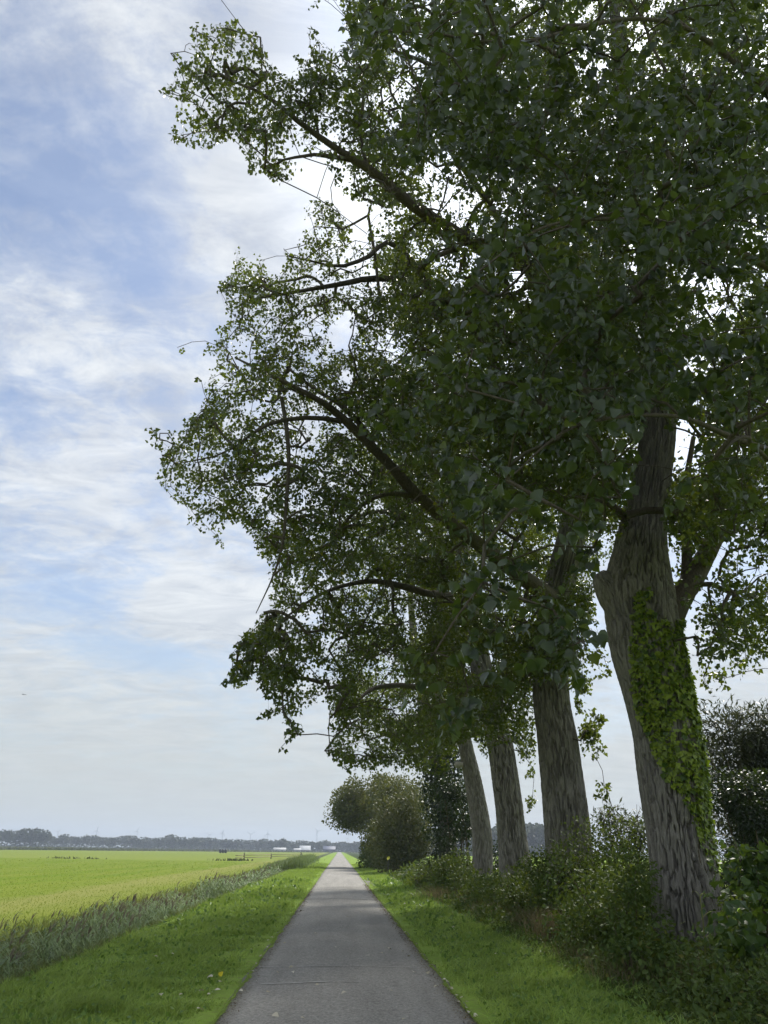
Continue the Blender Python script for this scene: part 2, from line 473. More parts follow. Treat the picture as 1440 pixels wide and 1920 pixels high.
def left_z(x, y):                           # verge, ditch and field edge, across the road
    z = np.interp(x, [-8.4, -7.8, -7.2, -6.7, -5.7, -5.2, -4.7, -2.8, -1.2, -1.0], [-0.27, -0.27, -0.29, -0.75, -0.88, -0.55, -0.22, -0.06, -0.015, -0.10])
    return z + 0.03*vnoise(np.asarray(x)*1.3+50, np.asarray(y)*0.8+60, seed=3)*np.clip((-1.3-np.asarray(x))/1.0, 0, 1)*np.clip((np.asarray(x)+7.0)/1.0, 0, 1)
def right_z(x, y):
    z = np.interp(x, [1.3, 1.5, 2.6, 3.6, 6.0, 9.0, 12.0], [-0.10, -0.012, 0.02, 0.03, 0.0, -0.15, -0.2])
    return z + 0.03*vnoise(np.asarray(x)*1.3+50, np.asarray(y)*0.8+60, seed=4)*np.clip((np.asarray(x)-1.6)/1.0, 0, 1)
YS = np.concatenate([np.arange(-12, 40, 0.5), np.arange(40, 120, 2.0), np.arange(120, 700, 20.0), [700]])
strip('verge_left', np.linspace(-5.0, -1.0, 26), YS, left_z, M_VERGE)
strip('ditch', np.linspace(-7.4, -5.0, 18), YS, left_z, M_DITCH)
strip('verge_right', np.linspace(1.3, 3.8, 16), YS, right_z, M_VERGE)
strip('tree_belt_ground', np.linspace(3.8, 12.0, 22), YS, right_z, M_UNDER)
sheet('field', [(-7.25, -40), (-7.25, 690), tuple(ground_at(0, 1592)[:2]), tuple((ground_at(0, 1592) + (ground_at(0, 1592)-np.array([-8.4, 690, 0])))[:2]), (-700, -40)], -0.268, M_FIELD)
sheet('field_right', [(12.0, -30), (500, -30), (420, 380), (12.0, 420)], -0.2, M_RIGHTFIELD)

# the road: a slab with ragged edges and a low crown
def build_road():
    ys = np.concatenate([np.arange(-10, 62, 0.12), np.arange(62, 160, 0.6), np.arange(160, 720, 8.0)])
    w = 0.035*vnoise(ys*1.1, ys*0+3.3, seed=8) + 0.02*vnoise(ys*4.0, ys*0+9.3, seed=9)
    w2 = 0.03*vnoise(ys*1.0, ys*0+7.3, seed=10) + 0.03*vnoise(ys*3.5, ys*0+1.3, seed=12)
    xl = -1.25 + w
    xr = 1.55 + w2 + 0.42*np.exp(-((ys-48.0)/3.2)**2)*(ys > 43.5)     # the broken-off widening on the right
    rows = []
    prof = np.array([0.0, 0.0, 0.03, 0.15, 0.32, 0.5, 0.68, 0.85, 0.97, 1.0, 1.0])
    zz = np.array([-0.16, -0.004, 0.006, 0.016, 0.026, 0.03, 0.026, 0.016, 0.006, -0.004, -0.16])
    for y, a, b in zip(ys, xl, xr):
        x = a + (b-a)*prof
        rows.append(np.stack([x, np.full_like(x, y), zz + 0.004*vnoise(x*1.5+20, np.full_like(x, y*0.4+30), seed=5)], 1))
    v = np.concatenate(rows); n = len(prof)
    i = np.arange(len(ys)-1)[:, None]*n; j = np.arange(n-1)[None, :]
    q = np.stack([i+j, i+j+1, i+n+j+1, i+n+j], -1).reshape(-1, 4)
    return link('road', mesh_np('road', v, q, True), M_ASPHALT, kind='structure')
ROAD = build_road()
def road_z(x): return float(np.interp(x, [-1.2, -1.1, -0.8, -0.34, 0.15, 0.64, 1.1, 1.4, 1.5], [0, 0.006, 0.016, 0.026, 0.03, 0.026, 0.016, 0.006, 0]))
M_SEAM = mat_plain('tar_seam', (0.07, 0.068, 0.066), 0.7, 0.35, 0.2, 20)
M_SEAMPALE = mat_plain('worn_seam', (0.37, 0.36, 0.33), 0.85, 0.2, 0.25, 20)
M_PATCHDARK = mat_plain('asphalt_patch', (0.115, 0.111, 0.107), 0.8, 0.3, 0.2, 25, 0.3)
def cross_seam(y0, wid, mat, wob, xa=-1.19, xb=1.46, bow=0.0, seed=1):
    xs = np.linspace(xa, xb, 46)
    yc = y0 + wob*vnoise(xs*1.7+5, xs*0+seed*3.1, seed=20+seed) + bow*(1-((xs-0.15)/1.3)**2)
    ww = wid*(0.75 + 0.5*vnoise(xs*6+5, xs*0+seed*2.1, seed=40+seed))
    zs = np.array([-0.004, 0.006, 0.016, 0.026, 0.03, 0.026, 0.016, 0.006, -0.004]); pf = np.array([0.0, 0.03, 0.15, 0.32, 0.5, 0.68, 0.85, 0.97, 1.0])
    z = np.interp((xs+1.25)/2.8, pf, zs) + 0.004*vnoise(xs*1.5+20, yc*0.4+30, seed=5) + 0.006
    v = np.concatenate([np.stack([xs, yc-ww/2, z], 1), np.stack([xs, yc+ww/2, z], 1)])
    n = len(xs); j = np.arange(n-1)
    q = np.stack([j, j+1, j+1+n, j+n], -1)
    o = link('road_seam', mesh_np('road_seam', v, q), mat); o.parent = ROAD
cross_seam(31.2, 0.2, M_SEAM, 0.12, seed=1)
cross_seam(13.55, 0.06, M_SEAMPALE, 0.05, -1.15, 1.3, 0.0, 2)
cross_seam(11.9, 0.07, M_SEAMPALE, 0.10, -0.98, 0.35, 0.15, 3)
cross_seam(20.6, 0.07, M_SEAMPALE, 0.06, -0.4, 1.2, 0.0, 5)
cross_seam(38.5, 0.16, M_SEAM, 0.1, -1.1, 1.3, 0.0, 6)

# ------------------------------------------------------------------ where the poplar crowns reach (outline of the row, in photo pixels)
GX, GY = 4, 4
_gx, _gy = np.meshgrid(np.arange(-40, 1680, GX), np.arange(-400, 1940, GY))
def fill(poly):
    P = np.asarray(poly, float); inside = np.zeros(_gx.shape, bool)
    x1, y1 = P[-1]
    for x2, y2 in P:
        if y1 != y2:
            c = ((y1 > _gy) != (y2 > _gy)) & (_gx < (x2-x1)*(_gy-y1)/(y2-y1)+x1)
            inside ^= c
        x1, y1 = x2, y2
    return inside
CROWN_OUT = [(650, -400), (625, -100), (560, 0), (575, 28), (590, 22), (602, 0), (640, 0), (632, 45), (655, 60), (640, 88), (600, 70), (580, 46), (578, 98), (545, 102),
    (548, 150), (498, 112), (490, 42), (440, 28), (405, 40), (362, 44), (346, 78), (357, 112), (312, 88), (303, 105), (328, 140), (293, 146), (300, 172), (326, 192),
    (332, 228), (293, 246), (296, 266), (340, 272), (382, 280), (446, 256), (452, 296), (440, 312), (482, 332), (526, 344), (572, 318), (586, 302), (612, 308),
    (622, 342), (652, 372), (688, 390), (684, 470), (664, 440), (640, 395), (612, 364), (560, 378), (574, 420), (552, 446), (556, 474), (527, 462), (532, 482),
    (512, 516), (496, 488), (456, 448), (424, 470), (432, 504), (400, 542), (412, 570), (428, 604), (390, 600), (402, 642), (374, 640), (330, 648), (356, 686),
    (350, 702), (382, 722), (374, 772), (350, 778), (342, 800), (264, 800), (276, 832), (304, 852), (284, 884), (312, 930), (352, 952), (350, 988), (398, 1002),
    (404, 1032), (422, 1026), (420, 990), (448, 976), (468, 1000), (484, 1042), (500, 1052), (506, 1100), (500, 1130), (476, 1150), (488, 1162), (460, 1180),
    (434, 1206), (430, 1232), (438, 1244), (406, 1284), (446, 1292), (470, 1268), (476, 1236), (482, 1300), (516, 1312), (490, 1332), (468, 1370), (498, 1358),
    (526, 1330), (534, 1372), (510, 1408), (542, 1408), (548, 1380), (566, 1372), (572, 1330), (606, 1300), (606, 1350), (620, 1380), (603, 1402), (626, 1430),
    (650, 1452), (720, 1440), (800, 1450), (850, 1478), (866, 1450), (858, 1392), (884, 1378), (912, 1424), (922, 1400), (966, 1388), (976, 1500), (990, 1560),
    (1004, 1540), (1002, 1470), (1004, 1400), (1000, 1290), (1020, 1274), (1066, 1278), (1078, 1340), (1088, 1400), (1102, 1490), (1122, 1505), (1142, 1480),
    (1136, 1420), (1122, 1376), (1138, 1338), (1108, 1310), (1110, 1280), (1146, 1262), (1126, 1180), (1110, 1110), (1140, 1050), (1170, 1000), (1190, 870),
    (1196, 812), (1262, 806), (1250, 900), (1240, 1000), (1262, 1108), (1290, 1140), (1322, 1078), (1352, 1010), (1366, 1012), (1330, 1090), (1296, 1160),
    (1302, 1240), (1328, 1330), (1346, 1350), (1366, 1310), (1396, 1262), (1680, 1240), (1680, -400)]
MASK = fill(CROWN_OUT).astype(float)
def gap(x0, y0, x1, y1, keep):              # places where the sky opens between boughs
    e = ((_gx-(x0+x1)/2)/((x1-x0)/2+1))**2 + ((_gy-(y0+y1)/2)/((y1-y0)/2+1))**2
    w = np.clip(1.4-e, 0, 1)
    MASK[:] = MASK*(1-w*(1-keep))
for g_ in [(790, 260, 860, 400, .35), (820, 410, 870, 520, .45), (618, 585, 662, 665, .12), (636, 690, 664, 725, .2), (960, 490, 1010, 560, .5), (1230, 250, 1300, 320, .5),
           (1370, 400, 1440, 490, .65), (1300, 500, 1400, 620, .45), (1255, 770, 1310, 880, .2), (1370, 960, 1440, 1100, .5), (1300, 1100, 1440, 1250, .75),
           (1070, 1140, 1130, 1280, .45), (690, 1000, 760, 1040, .6), (740, 1120, 800, 1210, .5), (870, 1215, 925, 1265, .2), (675, 1225, 765, 1282, .35),
           (705, 1300, 790, 1345, .3), (640, 1340, 720, 1420, .5), (560, 1310, 622, 1400, .1), (1280, 640, 1340, 720, .4), (690, 380, 730, 460, .3), (720, 60, 790, 190, .35), (600, 80, 640, 140, .5),
           (690, 150, 760, 250, .4), (1030, 560, 1080, 620, .6), (880, 640, 930, 700, .6), (1050, 20, 1110, 70, .55), (1180, 40, 1240, 120, .55), (930, 1280, 1000, 1340, .6),
           (800, 330, 900, 430, .5), (640, 430, 700, 560, .5), (560, 780, 600, 860, .35), (1080, 80, 1120, 120, .5), (1330, 800, 1440, 900, .75), (430, 620, 480, 690, .35), (560, 590, 610, 640, .4), (470, 880, 520, 940, .4), (520, 1140, 580, 1190, .4), (600, 1180, 660, 1230, .4), (400, 700, 440, 760, .4), (700, 620, 760, 680, .35), (560, 1240, 640, 1300, .35)]:
    gap(*g_[:4], g_[4]**0.55 if g_[4] > 0.25 else g_[4])
DEPTHMIN = np.zeros(_gx.shape)
def clear_band(pts, half):
    for (x0, y0, a), (x1, y1, b) in zip(pts[:-1], pts[1:]):
        dx, dy = x1-x0, y1-y0
        t = np.clip(((_gx-x0)*dx+(_gy-y0)*dy)/(dx*dx+dy*dy), 0, 1)
        d = np.hypot(_gx-x0-t*dx, _gy-y0-t*dy)
        DEPTHMIN[d < half] = np.maximum(DEPTHMIN, a+(b-a)*t)[d < half]
clear_band([(790, 405, 12.9), (700, 322, 12), (640, 285, 11.6), (560, 230, 11.2)], 8)
clear_band([(805, 950, 17.5), (740, 882, 16.7), (680, 820, 16), (620, 765, 15.5), (560, 730, 15)], 10)
clear_band([(640, 790, 15.7), (560, 784, 15.1), (483, 806, 14.7)], 9)
clear_band([(528, 745, 15), (541, 837, 15), (537, 942, 15), (510, 1085, 15)], 8)
clear_band([(735, 456, 16.5), (690, 482, 16), (637, 500, 15.6)], 9)
clear_band([(720, 522, 16.5), (637, 533, 15.8), (580, 545, 15.3)], 9)
clear_band([(840, 1118, 27), (740, 1096, 24), (690, 1090, 23), (620, 1106, 22)], 10)
clear_band([(790, 1290, 31), (720, 1287, 27.5), (680, 1300, 26)], 10)
clear_band([(790, 934, 17.4), (730, 925, 16.8), (655, 970, 16.2)], 8)
clear_band([(1222, 780, 16.0), (1222, 900, 16.0), (1205, 1000, 16.0)], 26)
def mask_at(P, rng):
    px, py, z = project(P)
    i = np.clip(((py+400)/GY).astype(int), 0, MASK.shape[0]-1)
    j = np.clip(((px+40)/GX).astype(int), 0, MASK.shape[1]-1)
    m = MASK[i, j]
    inframe = (z > 0.3) & (px > -30) & (px < 1460) & (py > -20) & (py < 1930)
    hid = (np.asarray(P)[:, 1] < DEPTHMIN[i, j]) & (rng.random(len(m)) < 0.85)
    return np.where(inframe, (rng.random(len(m)) < m) & ~hid, True), inframe

# ------------------------------------------------------------------ leaves
# template: (across, along, lift) of a deltoid poplar leaf, folded along the midrib
LEAF_LO = np.array([(0, 0, 0), (0.46, 0.26, 0.10), (0, 1.0, -0.06), (-0.46, 0.26, 0.10)])
LEAF_LO_F = np.array([(0, 1, 2), (0, 2, 3)])
LEAF_HI = np.array([(0, 0, 0), (0.30, 0.03, 0.05), (0.48, 0.24, 0.10), (0.40, 0.46, 0.09), (0.17, 0.78, 0.02), (0, 1.0, -0.10),
                    (-0.17, 0.78, 0.02), (-0.40, 0.46, 0.09), (-0.48, 0.24, 0.10), (-0.30, 0.03, 0.05), (0, 0.40, 0.0)])
LEAF_HI_F = np.array([(10, 0, 1), (10, 1, 2), (10, 2, 3), (10, 3, 4), (10, 4, 5), (10, 5, 6), (10, 6, 7), (10, 7, 8), (10, 8, 9), (10, 9, 0)])
IVY_T = np.array([(0, 0, 0), (0.42, 0.05, 0.05), (0.50, 0.38, 0.08), (0.22, 0.62, 0.03), (0, 1.0, -0.08), (-0.22, 0.62, 0.03), (-0.50, 0.38, 0.08), (-0.42, 0.05, 0.05)])
IVY_F = np.array([(0, 1, 2), (0, 2, 3), (0, 3, 4), (0, 4, 5), (0, 5, 6), (0, 6, 7)])
OVAL_T = np.array([(0, 0, 0), (0.30, 0.35, 0.07), (0.22, 0.72, 0.05), (0, 1.0, -0.05), (-0.22, 0.72, 0.05), (-0.30, 0.35, 0.07)])
OVAL_F = np.array([(0, 1, 2), (0, 2, 3), (0, 3, 4), (0, 4, 5)])
OVAL_LO = np.array([(0, 0, 0), (0.30, 0.48, 0.08), (0, 1.0, -0.05), (-0.30, 0.48, 0.08)])
NARROW_T = np.array([(0, 0, 0), (0.085, 0.45, 0.02), (0, 1.0, -0.08), (-0.085, 0.45, 0.02)])

def leaf_cloud(P, A, Nn, S, tmpl, faces):
    """one mesh of leaves; P attach points, A axis, Nn normal hint, S length"""
    A = unit(A); Nn = unit(Nn - A*(Nn*A).sum(1, keepdims=True)); B = np.cross(A, Nn)
    t = tmpl
    V = P[:, None, :] + S[:, None, None]*(t[None, :, 0, None]*B[:, None, :] + t[None, :, 1, None]*A[:, None, :] + t[None, :, 2, None]*Nn[:, None, :])
    n, k = len(P), len(t)
    Fc = (faces[None] + (np.arange(n)*k)[:, None, None]).reshape(-1, faces.shape[1])
    return V.reshape(-1, 3), Fc

def rand_dirs(rng, n, bias=(0, 0, 0), w=0.0):
    d = unit(rng.normal(size=(n, 3)))
    return unit(d + np.asarray(bias)*w)

LAI_GAIN = 2.25
class Tree:
    """a poplar: trunk and limbs given by hand, boughs grown to every clump, twigs and leaves on the clumps"""
    def __init__(s, name, label, trunk, limbs, leaf_len, seed, base=None, mat=M_LEAF, cat='tree', group='poplars along the road'):
        s.rng = np.random.default_rng(seed); s.name = name; s.leaf_len = leaf_len; s.mat = mat
        s.trunk = np.asarray(trunk, float); s.limbs = [np.asarray(l, float) for l in limbs]
        b = s.trunk[0, :3]
        s.root = empty(name, (b[0], b[1], 0.0), label, cat, group)
        s.C = []; s.R = []; s.K = []; s.SC = []
    def region(s, poly, y0, y1, lai, per=60, rad=0.42, zmin=2.2, scale=1.0, grp=5):
        """clumps spread through the part of the crown that stands over this outline, between depths y0 and y1"""
        m = fill(poly)
        ys, xs = np.nonzero(m & (MASK > 0.02))
        if not len(xs): return
        px = _gx[ys, xs]; py = _gy[ys, xs]
        tm = np.array([mpp(a, b, (y0+y1)/2) for a, b in zip(px[::40], py[::40])])
        area = len(xs)*GX*GY*np.mean(tm**2)
        L = s.leaf_len*scale
        n = int(LAI_GAIN*lai*area/(per*0.46*L*L))
        pick = s.rng.integers(0, len(xs), max(4, n//grp)); sd_ = None
        for q in range(n):                   # clumps gather into sprays around a few bough ends
            if q % grp == 0 or sd_ is None:
                i = pick[(q//grp) % len(pick)]
                sd_ = at(px[i]+s.rng.uniform(-2, 2), py[i]+s.rng.uniform(-2, 2), s.rng.uniform(y0, y1))
            p = sd_ + s.rng.normal(size=3)*np.array([1.0, 1.0, 0.8])*rad*1.15
            if p[2] < zmin: continue
            s.C.append(p); s.R.append(rad*s.rng.uniform(0.75, 1.25)); s.K.append(per); s.SC.append(scale)
    def blob(s, c, r, n, per=45, rad=0.6, zmin=4.0, scale=1.7):
        """the rest of the crown, outside the picture"""
        d = s.rng.normal(size=(n*3, 3)); d = unit(d)*(s.rng.random((n*3, 1))**0.45)
        P = np.asarray(c) + d*np.asarray(r)
        px, py, z = project(P)
        ok = ~((z > 0.2) & (px > -60) & (px < 1475) & (py > -45) & (py < 1980)) & (P[:, 2] > zmin)
        ok &= (np.linalg.norm(P-CAM, axis=1) > 3.2)
        for p in P[ok][:n]:
            s.C.append(p); s.R.append(rad*s.rng.uniform(0.8, 1.3)); s.K.append(per); s.SC.append(scale)
    def bark(s, path, sides, step, depth, nf, mat, name, seed, flare=True, caps=True):
        Q = resample(path, step)
        Q = Q[(Q[:, 2] < 8.6) | (np.arange(len(Q)) % 5 == 0) | (np.arange(len(Q)) == len(Q)-1)]   # finer where the bark is in view
        P, r = Q[:, :3], Q[:, 3]
        T, A, B = frames(P)
        L = np.concatenate([[0], np.cumsum(np.linalg.norm(np.diff(P, axis=0), axis=1))])
        th = np.linspace(0, 2*math.pi, sides, endpoint=False)
        TH_, LL = np.meshgrid(th, L)
        u = TH_/(2*math.pi)*nf
        warp = 0.9*vnoise(TH_/(2*math.pi)*8+0.3, LL*0.9+seed, 8, seed+1)
        n1 = vnoise((u + warp) % nf, LL*2.4 + seed*3.7, nf, seed+2) + 0.45*vnoise((u*2+warp) % (2*nf), LL*6.0, 2*nf, seed+3)
        ridge = np.clip(np.abs(n1)/0.30, 0, 1); ridge = ridge*ridge*(3-2*ridge)
        n3 = vnoise((u*3) % (3*nf), LL*24.0, 3*nf, seed+4)
        lump = vnoise(TH_/(2*math.pi)*5, LL*0.7+seed*1.3, 5, seed+5)
        rr = r[:, None]*(1 + 0.055*lump) + depth*(ridge-0.75)*np.clip(r[:, None]/0.3, 0.15, 1) + 0.10*depth*n3
        if flare:                            # root flare with buttresses
            h = P[:, 2:3]
            rr = rr*(1 + 0.22*np.exp(-np.clip(h, 0, None)/0.55)*(1+0.5*np.sin(TH_*5+seed)))
        V = P[:, None, :] + rr[..., None]*(np.cos(th)[None, :, None]*A[:, None, :] + np.sin(th)[None, :, None]*B[:, None, :])
        m = len(P); i = np.arange(m-1)[:, None]*sides; j = np.arange(sides)[None, :]; k = (j+1) % sides
        q = np.stack([i+j, i+k, i+sides+k, i+sides+j], -1).reshape(-1, 4)
        cap = np.array([[(m-1)*sides + i2 for i2 in range(sides)]])
        me = mesh_np(name, V.reshape(-1, 3), [q, cap] if caps else q, True)
        return part(name, me, mat, s.root), (P, r)
    stub = None
    def build(s, sides=96, step=0.03, depth=0.045, nf=24, seed=1, parts_leaf=0, near=False, twig_len=0.42, droop=0.55, trunk_name='trunk'):
        rng = s.rng
        s.trunk_obj, _ = s.bark(s.trunk, sides, step, depth, nf, M_BARK, trunk_name, seed)
        if s.stub: s.bark(s.stub, 120, 0.03, 0.055, 36, M_BARK, 'branch_stub', seed+50, False)
        nodes = []; par = []; fixed = []
        def add_chain(P, first):
            last = first
            for p in P:
                nodes.append(p); par.append(last); last = len(nodes)-1
            return last
        tr = resample(s.trunk, 0.5)
        for q in tr[tr[:, 2] > 4.5]: nodes.append(q[:3]); par.append(-1)
        for k, l in enumerate(s.limbs):
            s.bark(l, max(8, min(28, int(l[0, 3]*160))), 0.10, 0.015, 11, M_LIMB, 'limb', seed+10+k, False)
            for q in resample(l, 0.4)[1:]: nodes.append(q[:3]); par.append(-1)
        C = np.array(s.C); R = np.array(s.R); K = np.array(s.K); SC = np.array(s.SC)
        keep, inf = mask_at(C, rng); C, R, K, SC = C[keep], R[keep], K[keep], SC[keep]
        base = np.array(nodes)
        d0 = np.array([np.min(np.linalg.norm(base-c, axis=1)) for c in C])
        order = np.argsort(d0)
        arr = np.zeros((len(nodes)+len(C)*14, 3)); cnt = len(nodes); arr[:cnt] = base
        parent = list(par); chains = []
        for ci in order:
            c = C[ci]
            dd = np.linalg.norm(arr[:cnt]-c, axis=1) + 0.25*np.clip(arr[:cnt, 2]-c[2], 0, None)
            b = int(np.argmin(dd)); p0 = arr[b]; d = np.linalg.norm(c-p0)
            m = int(np.clip(d/0.35, 2, 12))
            t = np.linspace(0, 1, m+1)[1:, None]
            mid = (p0+c)/2 + np.array([0, 0, 0.14*d]) + rng.normal(size=3)*0.09*d
            Q = (1-t)**2*p0 + 2*t*(1-t)*mid + t*t*c
            Q[:-1] += rng.normal(size=(m-1+0, 3))*0.03*min(d, 1.5)
            ids = []; last = b
            for q in Q:
                arr[cnt] = q; parent.append(last); last = cnt; ids.append(cnt); cnt += 1
            chains.append((b, ids, ci))
        # twigs and leaves
        nt = np.maximum(3, (K/7).astype(int))
        ci = np.repeat(np.arange(len(C)), nt)
        tdir = rand_dirs(rng, len(ci), (0, 0, -1), 0.15)
        tlen = twig_len*rng.uniform(0.6, 1.2, len(ci))*(R[ci]/0.42)
        t0 = C[ci] + rng.normal(size=(len(ci), 3))*(0.28*R[ci])[:, None]
        t1 = t0 + tdir*tlen[:, None]; t1[:, 2] -= 0.12*tlen
        kp, _ = mask_at(t0*0.4+t1*0.6, rng); kp2, inf2 = mask_at(t1, rng)
        kp &= kp2
        t0, t1, ci, tdir, tlen = t0[kp], t1[kp], ci[kp], tdir[kp], tlen[kp]
        load = np.zeros(cnt)
        leafy = np.zeros(len(C), bool); leafy[ci] = True
        for b, ids, q in chains: load[ids[-1]] += leafy[q]
        for i in range(cnt-1, -1, -1):
            if parent[i] >= 0: load[parent[i]] += load[i]
        rad = np.clip(0.0065*np.sqrt(load+0.4), 0.005, 0.085)
        mb = MB()
        for b, ids, q in chains:
            ids = [i2 for i2 in ids if load[i2] > 0]
            if not ids: continue
            P = arr[[b]+ids]; r = rad[[ids[0]]+ids]
            mb.tube(P, r, 5 if r[0] > 0.02 else 3, caps=False)
        # 3-sided twigs, all at once
        side = unit(np.cross(tdir, (0.3, 0.5, 0.8))); sid2 = np.cross(tdir, side)
        tw = 0.0035
        c3 = C[ci]
        V = np.stack([c3+side*tw, c3-side*0.5*tw+sid2*0.87*tw, c3-side*0.5*tw-sid2*0.87*tw, t1], 1).reshape(-1, 3)
        Fb = np.array([(0, 1, 3), (1, 2, 3), (2, 0, 3)])
        mb.add(V, (Fb[None]+(np.arange(len(ci))*4)[:, None, None]).reshape(-1, 3))
        part('branches', mb.mesh('branches', True), M_LIMB, s.root)
        per = 7
        li = np.repeat(np.arange(len(ci)), per)
        u = np.tile(np.linspace(0.25, 1.0, per), len(ci)) + rng.uniform(-0.06, 0.06, len(li))
        base_p = t0[li] + (t1-t0)[li]*u[:, None]
        off = rand_dirs(rng, len(li))
        Pp = base_p + off*rng.uniform(0.02, 0.07, len(li))[:, None]
        A = unit(0.45*tdir[li] + 0.55*off + np.array([0, 0, -droop]) + 0.35*rng.normal(size=(len(li), 3)))
        Nn = rand_dirs(rng, len(li), (0, 0, 1), 0.35)
        S = s.leaf_len*rng.uniform(0.65, 1.2, len(li))*SC[ci[li]]
        kp3, infr = mask_at(Pp, np.random.default_rng(5))
        px, py, zz = project(Pp)
        gi = np.clip(((py+400)/GY).astype(int), 0, MASK.shape[0]-1); gj = np.clip(((px+40)/GX).astype(int), 0, MASK.shape[1]-1)
        ok = ~infr | ((MASK[gi, gj] > 0.02) & (Pp[:, 1] >= DEPTHMIN[gi, gj]))
        tip = np.linalg.norm(Pp-CAM, axis=1) > 1.6
        ok &= tip
        Pp, A, Nn, S, zz, infr = Pp[ok], A[ok], Nn[ok], S[ok], zz[ok], infr[ok]
        rv = np.repeat(rng.random(len(ci)), per)[ok]*0.5 + rng.random(len(Pp))*0.5
        s.nleaf = len(Pp)
        sel = np.zeros(len(Pp), bool)
        if parts_leaf:
            score = np.where(infr & (zz > 0.5), S/zz, 0)
            sel[np.argsort(-score)[:parts_leaf]] = True
        hi = (S/np.maximum(zz, 0.5)*FPX > 15) & infr & ~sel
        lo = ~hi & ~sel
        mb2 = MB()
        for mask_, t_, f_ in ((hi, LEAF_HI, LEAF_HI_F), (lo, LEAF_LO, LEAF_LO_F)):
            if mask_.any():
                V, Fc = leaf_cloud(Pp[mask_], A[mask_], Nn[mask_], S[mask_], t_, f_)
                mb2.add(V, Fc, rnd=np.repeat(rv[mask_], len(t_)))
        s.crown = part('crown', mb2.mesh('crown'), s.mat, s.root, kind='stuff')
        if parts_leaf:
            lm = leaf_meshes(s.mat)
            for k in np.nonzero(sel)[0]:
                place_leaf('leaf', lm[k % len(lm)], Pp[k], A[k], Nn[k], S[k], s.root)

_leaf_cache = {}
def leaf_meshes(mat, tmpl=LEAF_HI, faces=LEAF_HI_F, n=4):
    key = (mat.name, len(tmpl))
    if key not in _leaf_cache:
        out = []
        for k in range(n):
            r = np.random.default_rng(k+70)
            t = tmpl.copy(); t[:, 0] *= r.uniform(0.85, 1.12); t[:, 2] *= r.uniform(0.6, 2.2)
            t[:, 2] += 0.25*(r.random()-0.6)*t[:, 1]**2
            v = np.stack([t[:, 0], t[:, 1], t[:, 2]], 1)
            stalk = np.array([(0.012, 0.0, 0.0), (-0.012, 0, 0), (0.0, -0.45, 0.10), (0.012, -0.45, 0.10)])
            nv = len(v)
            me = mesh_np('leaf', np.vstack([v, stalk]), [faces, np.array([(nv, nv+1, nv+2), (nv, nv+2, nv+3)])])
            me.materials.append(mat); out.append(me)
        _leaf_cache[key] = out
    return _leaf_cache[key]
def place_leaf(name, me, P, A, Nn, S, root, **kw):
    A = A/np.linalg.norm(A); Nn = Nn - A*(Nn@A); Nn /= np.linalg.norm(Nn)+1e-9; B = np.cross(A, Nn)
    o = link(name, me, None, None, **kw)
    Mx = Matrix(((B[0]*S, A[0]*S, Nn[0]*S, P[0]), (B[1]*S, A[1]*S, Nn[1]*S, P[1]), (B[2]*S, A[2]*S, Nn[2]*S, P[2]), (0, 0, 0, 1)))
    if root is not None:
        wparent(o, root)
    o.matrix_basis = Mx
    return o

def pix_path(pts, base_xy=None):
    """(px, py, Y, width in px) -> points with radius"""
    out = []; k_ = 0.84 if pts[0][3] < 50 else 1.0
    for px, py, Y, w in pts:
        p = at(px, py, Y); out.append((*p, k_*w/2*mpp(px, py, Y)))
    return out
def rooted(path):                           # run the foot of a trunk into the ground
    p = path[0]; out = [(p[0]+0.02, p[1], -0.35, p[3]*1.02)] + [q for q in path if q[2] > 0.15]
    return out

# ------------------------------------------------------------------ the poplars
P1 = rooted(pix_path([(1298, 1788, 16.2, 124), (1288, 1690, 16.2, 118), (1270, 1560, 16.2, 108), (1250, 1400, 16.2, 112), (1230, 1300, 16.2, 118), (1209, 1200, 16.2, 124),
     (1198, 1110, 16.2, 122), (1201, 1040, 16.2, 96), (1208, 980, 16.2, 82), (1222, 900, 16.2, 68), (1232, 800, 16.2, 60), (1228, 600, 16.0, 48), (1205, 400, 15.6, 38),
     (1170, 200, 15.0, 28), (1150, 0, 14.5, 16), (1130, -200, 14.0, 8)]))
L1 = [pix_path([(1236, 1190, 16.1, 62), (1270, 1130, 16.2, 44), (1305, 1075, 16.4, 37), (1340, 1010, 16.8, 32), (1392, 920, 17.2, 27), (1470, 780, 18, 24)]),
      pix_path([(1283, 1120, 16.3, 26), (1288, 1040, 16.6, 22), (1282, 940, 16.9, 16), (1300, 820, 17.2, 10)]),
      pix_path([(1226, 600, 16.0, 34), (1000, 505, 14.8, 30), (860, 440, 13.4, 28), (760, 374, 12.5, 26), (700, 322, 12, 21), (640, 285, 11.6, 15), (570, 236, 11.2, 12), (500, 180, 10.8, 8), (430, 150, 10.5, 4)]),
      pix_path([(1205, 420, 15.6, 26), (1020, 300, 14, 18), (860, 150, 13, 12), (700, 80, 12, 5)]),
      pix_path([(660, 300, 11.8, 12), (590, 290, 11.3, 8), (530, 300, 11, 5)]),
      pix_path([(690, 318, 12, 10), (675, 250, 11.8, 8), (682, 170, 11.5, 6), (660, 90, 11.3, 4)]),
      pix_path([(1215, 500, 15.7, 26), (1330, 380, 15, 20), (1440, 250, 14.5, 12)])]
T1 = Tree('poplar_tree', 'thick leaning poplar with bright ivy up its grey fissured trunk', P1, L1, 0.100, 101)
A_POLY = [(560, 0), (720, 0), (760, 390), (690, 400), (600, 330), (430, 350), (280, 290), (280, 80), (400, 20)]
RIGHT_TOP = [(640, -60), (1480, -60), (1480, 1010), (1290, 1010), (1180, 960), (900, 900), (760, 620), (700, 380)]
T1.region(A_POLY, 9.8, 12.6, 1.7, per=40, rad=0.32, scale=0.86, grp=2)
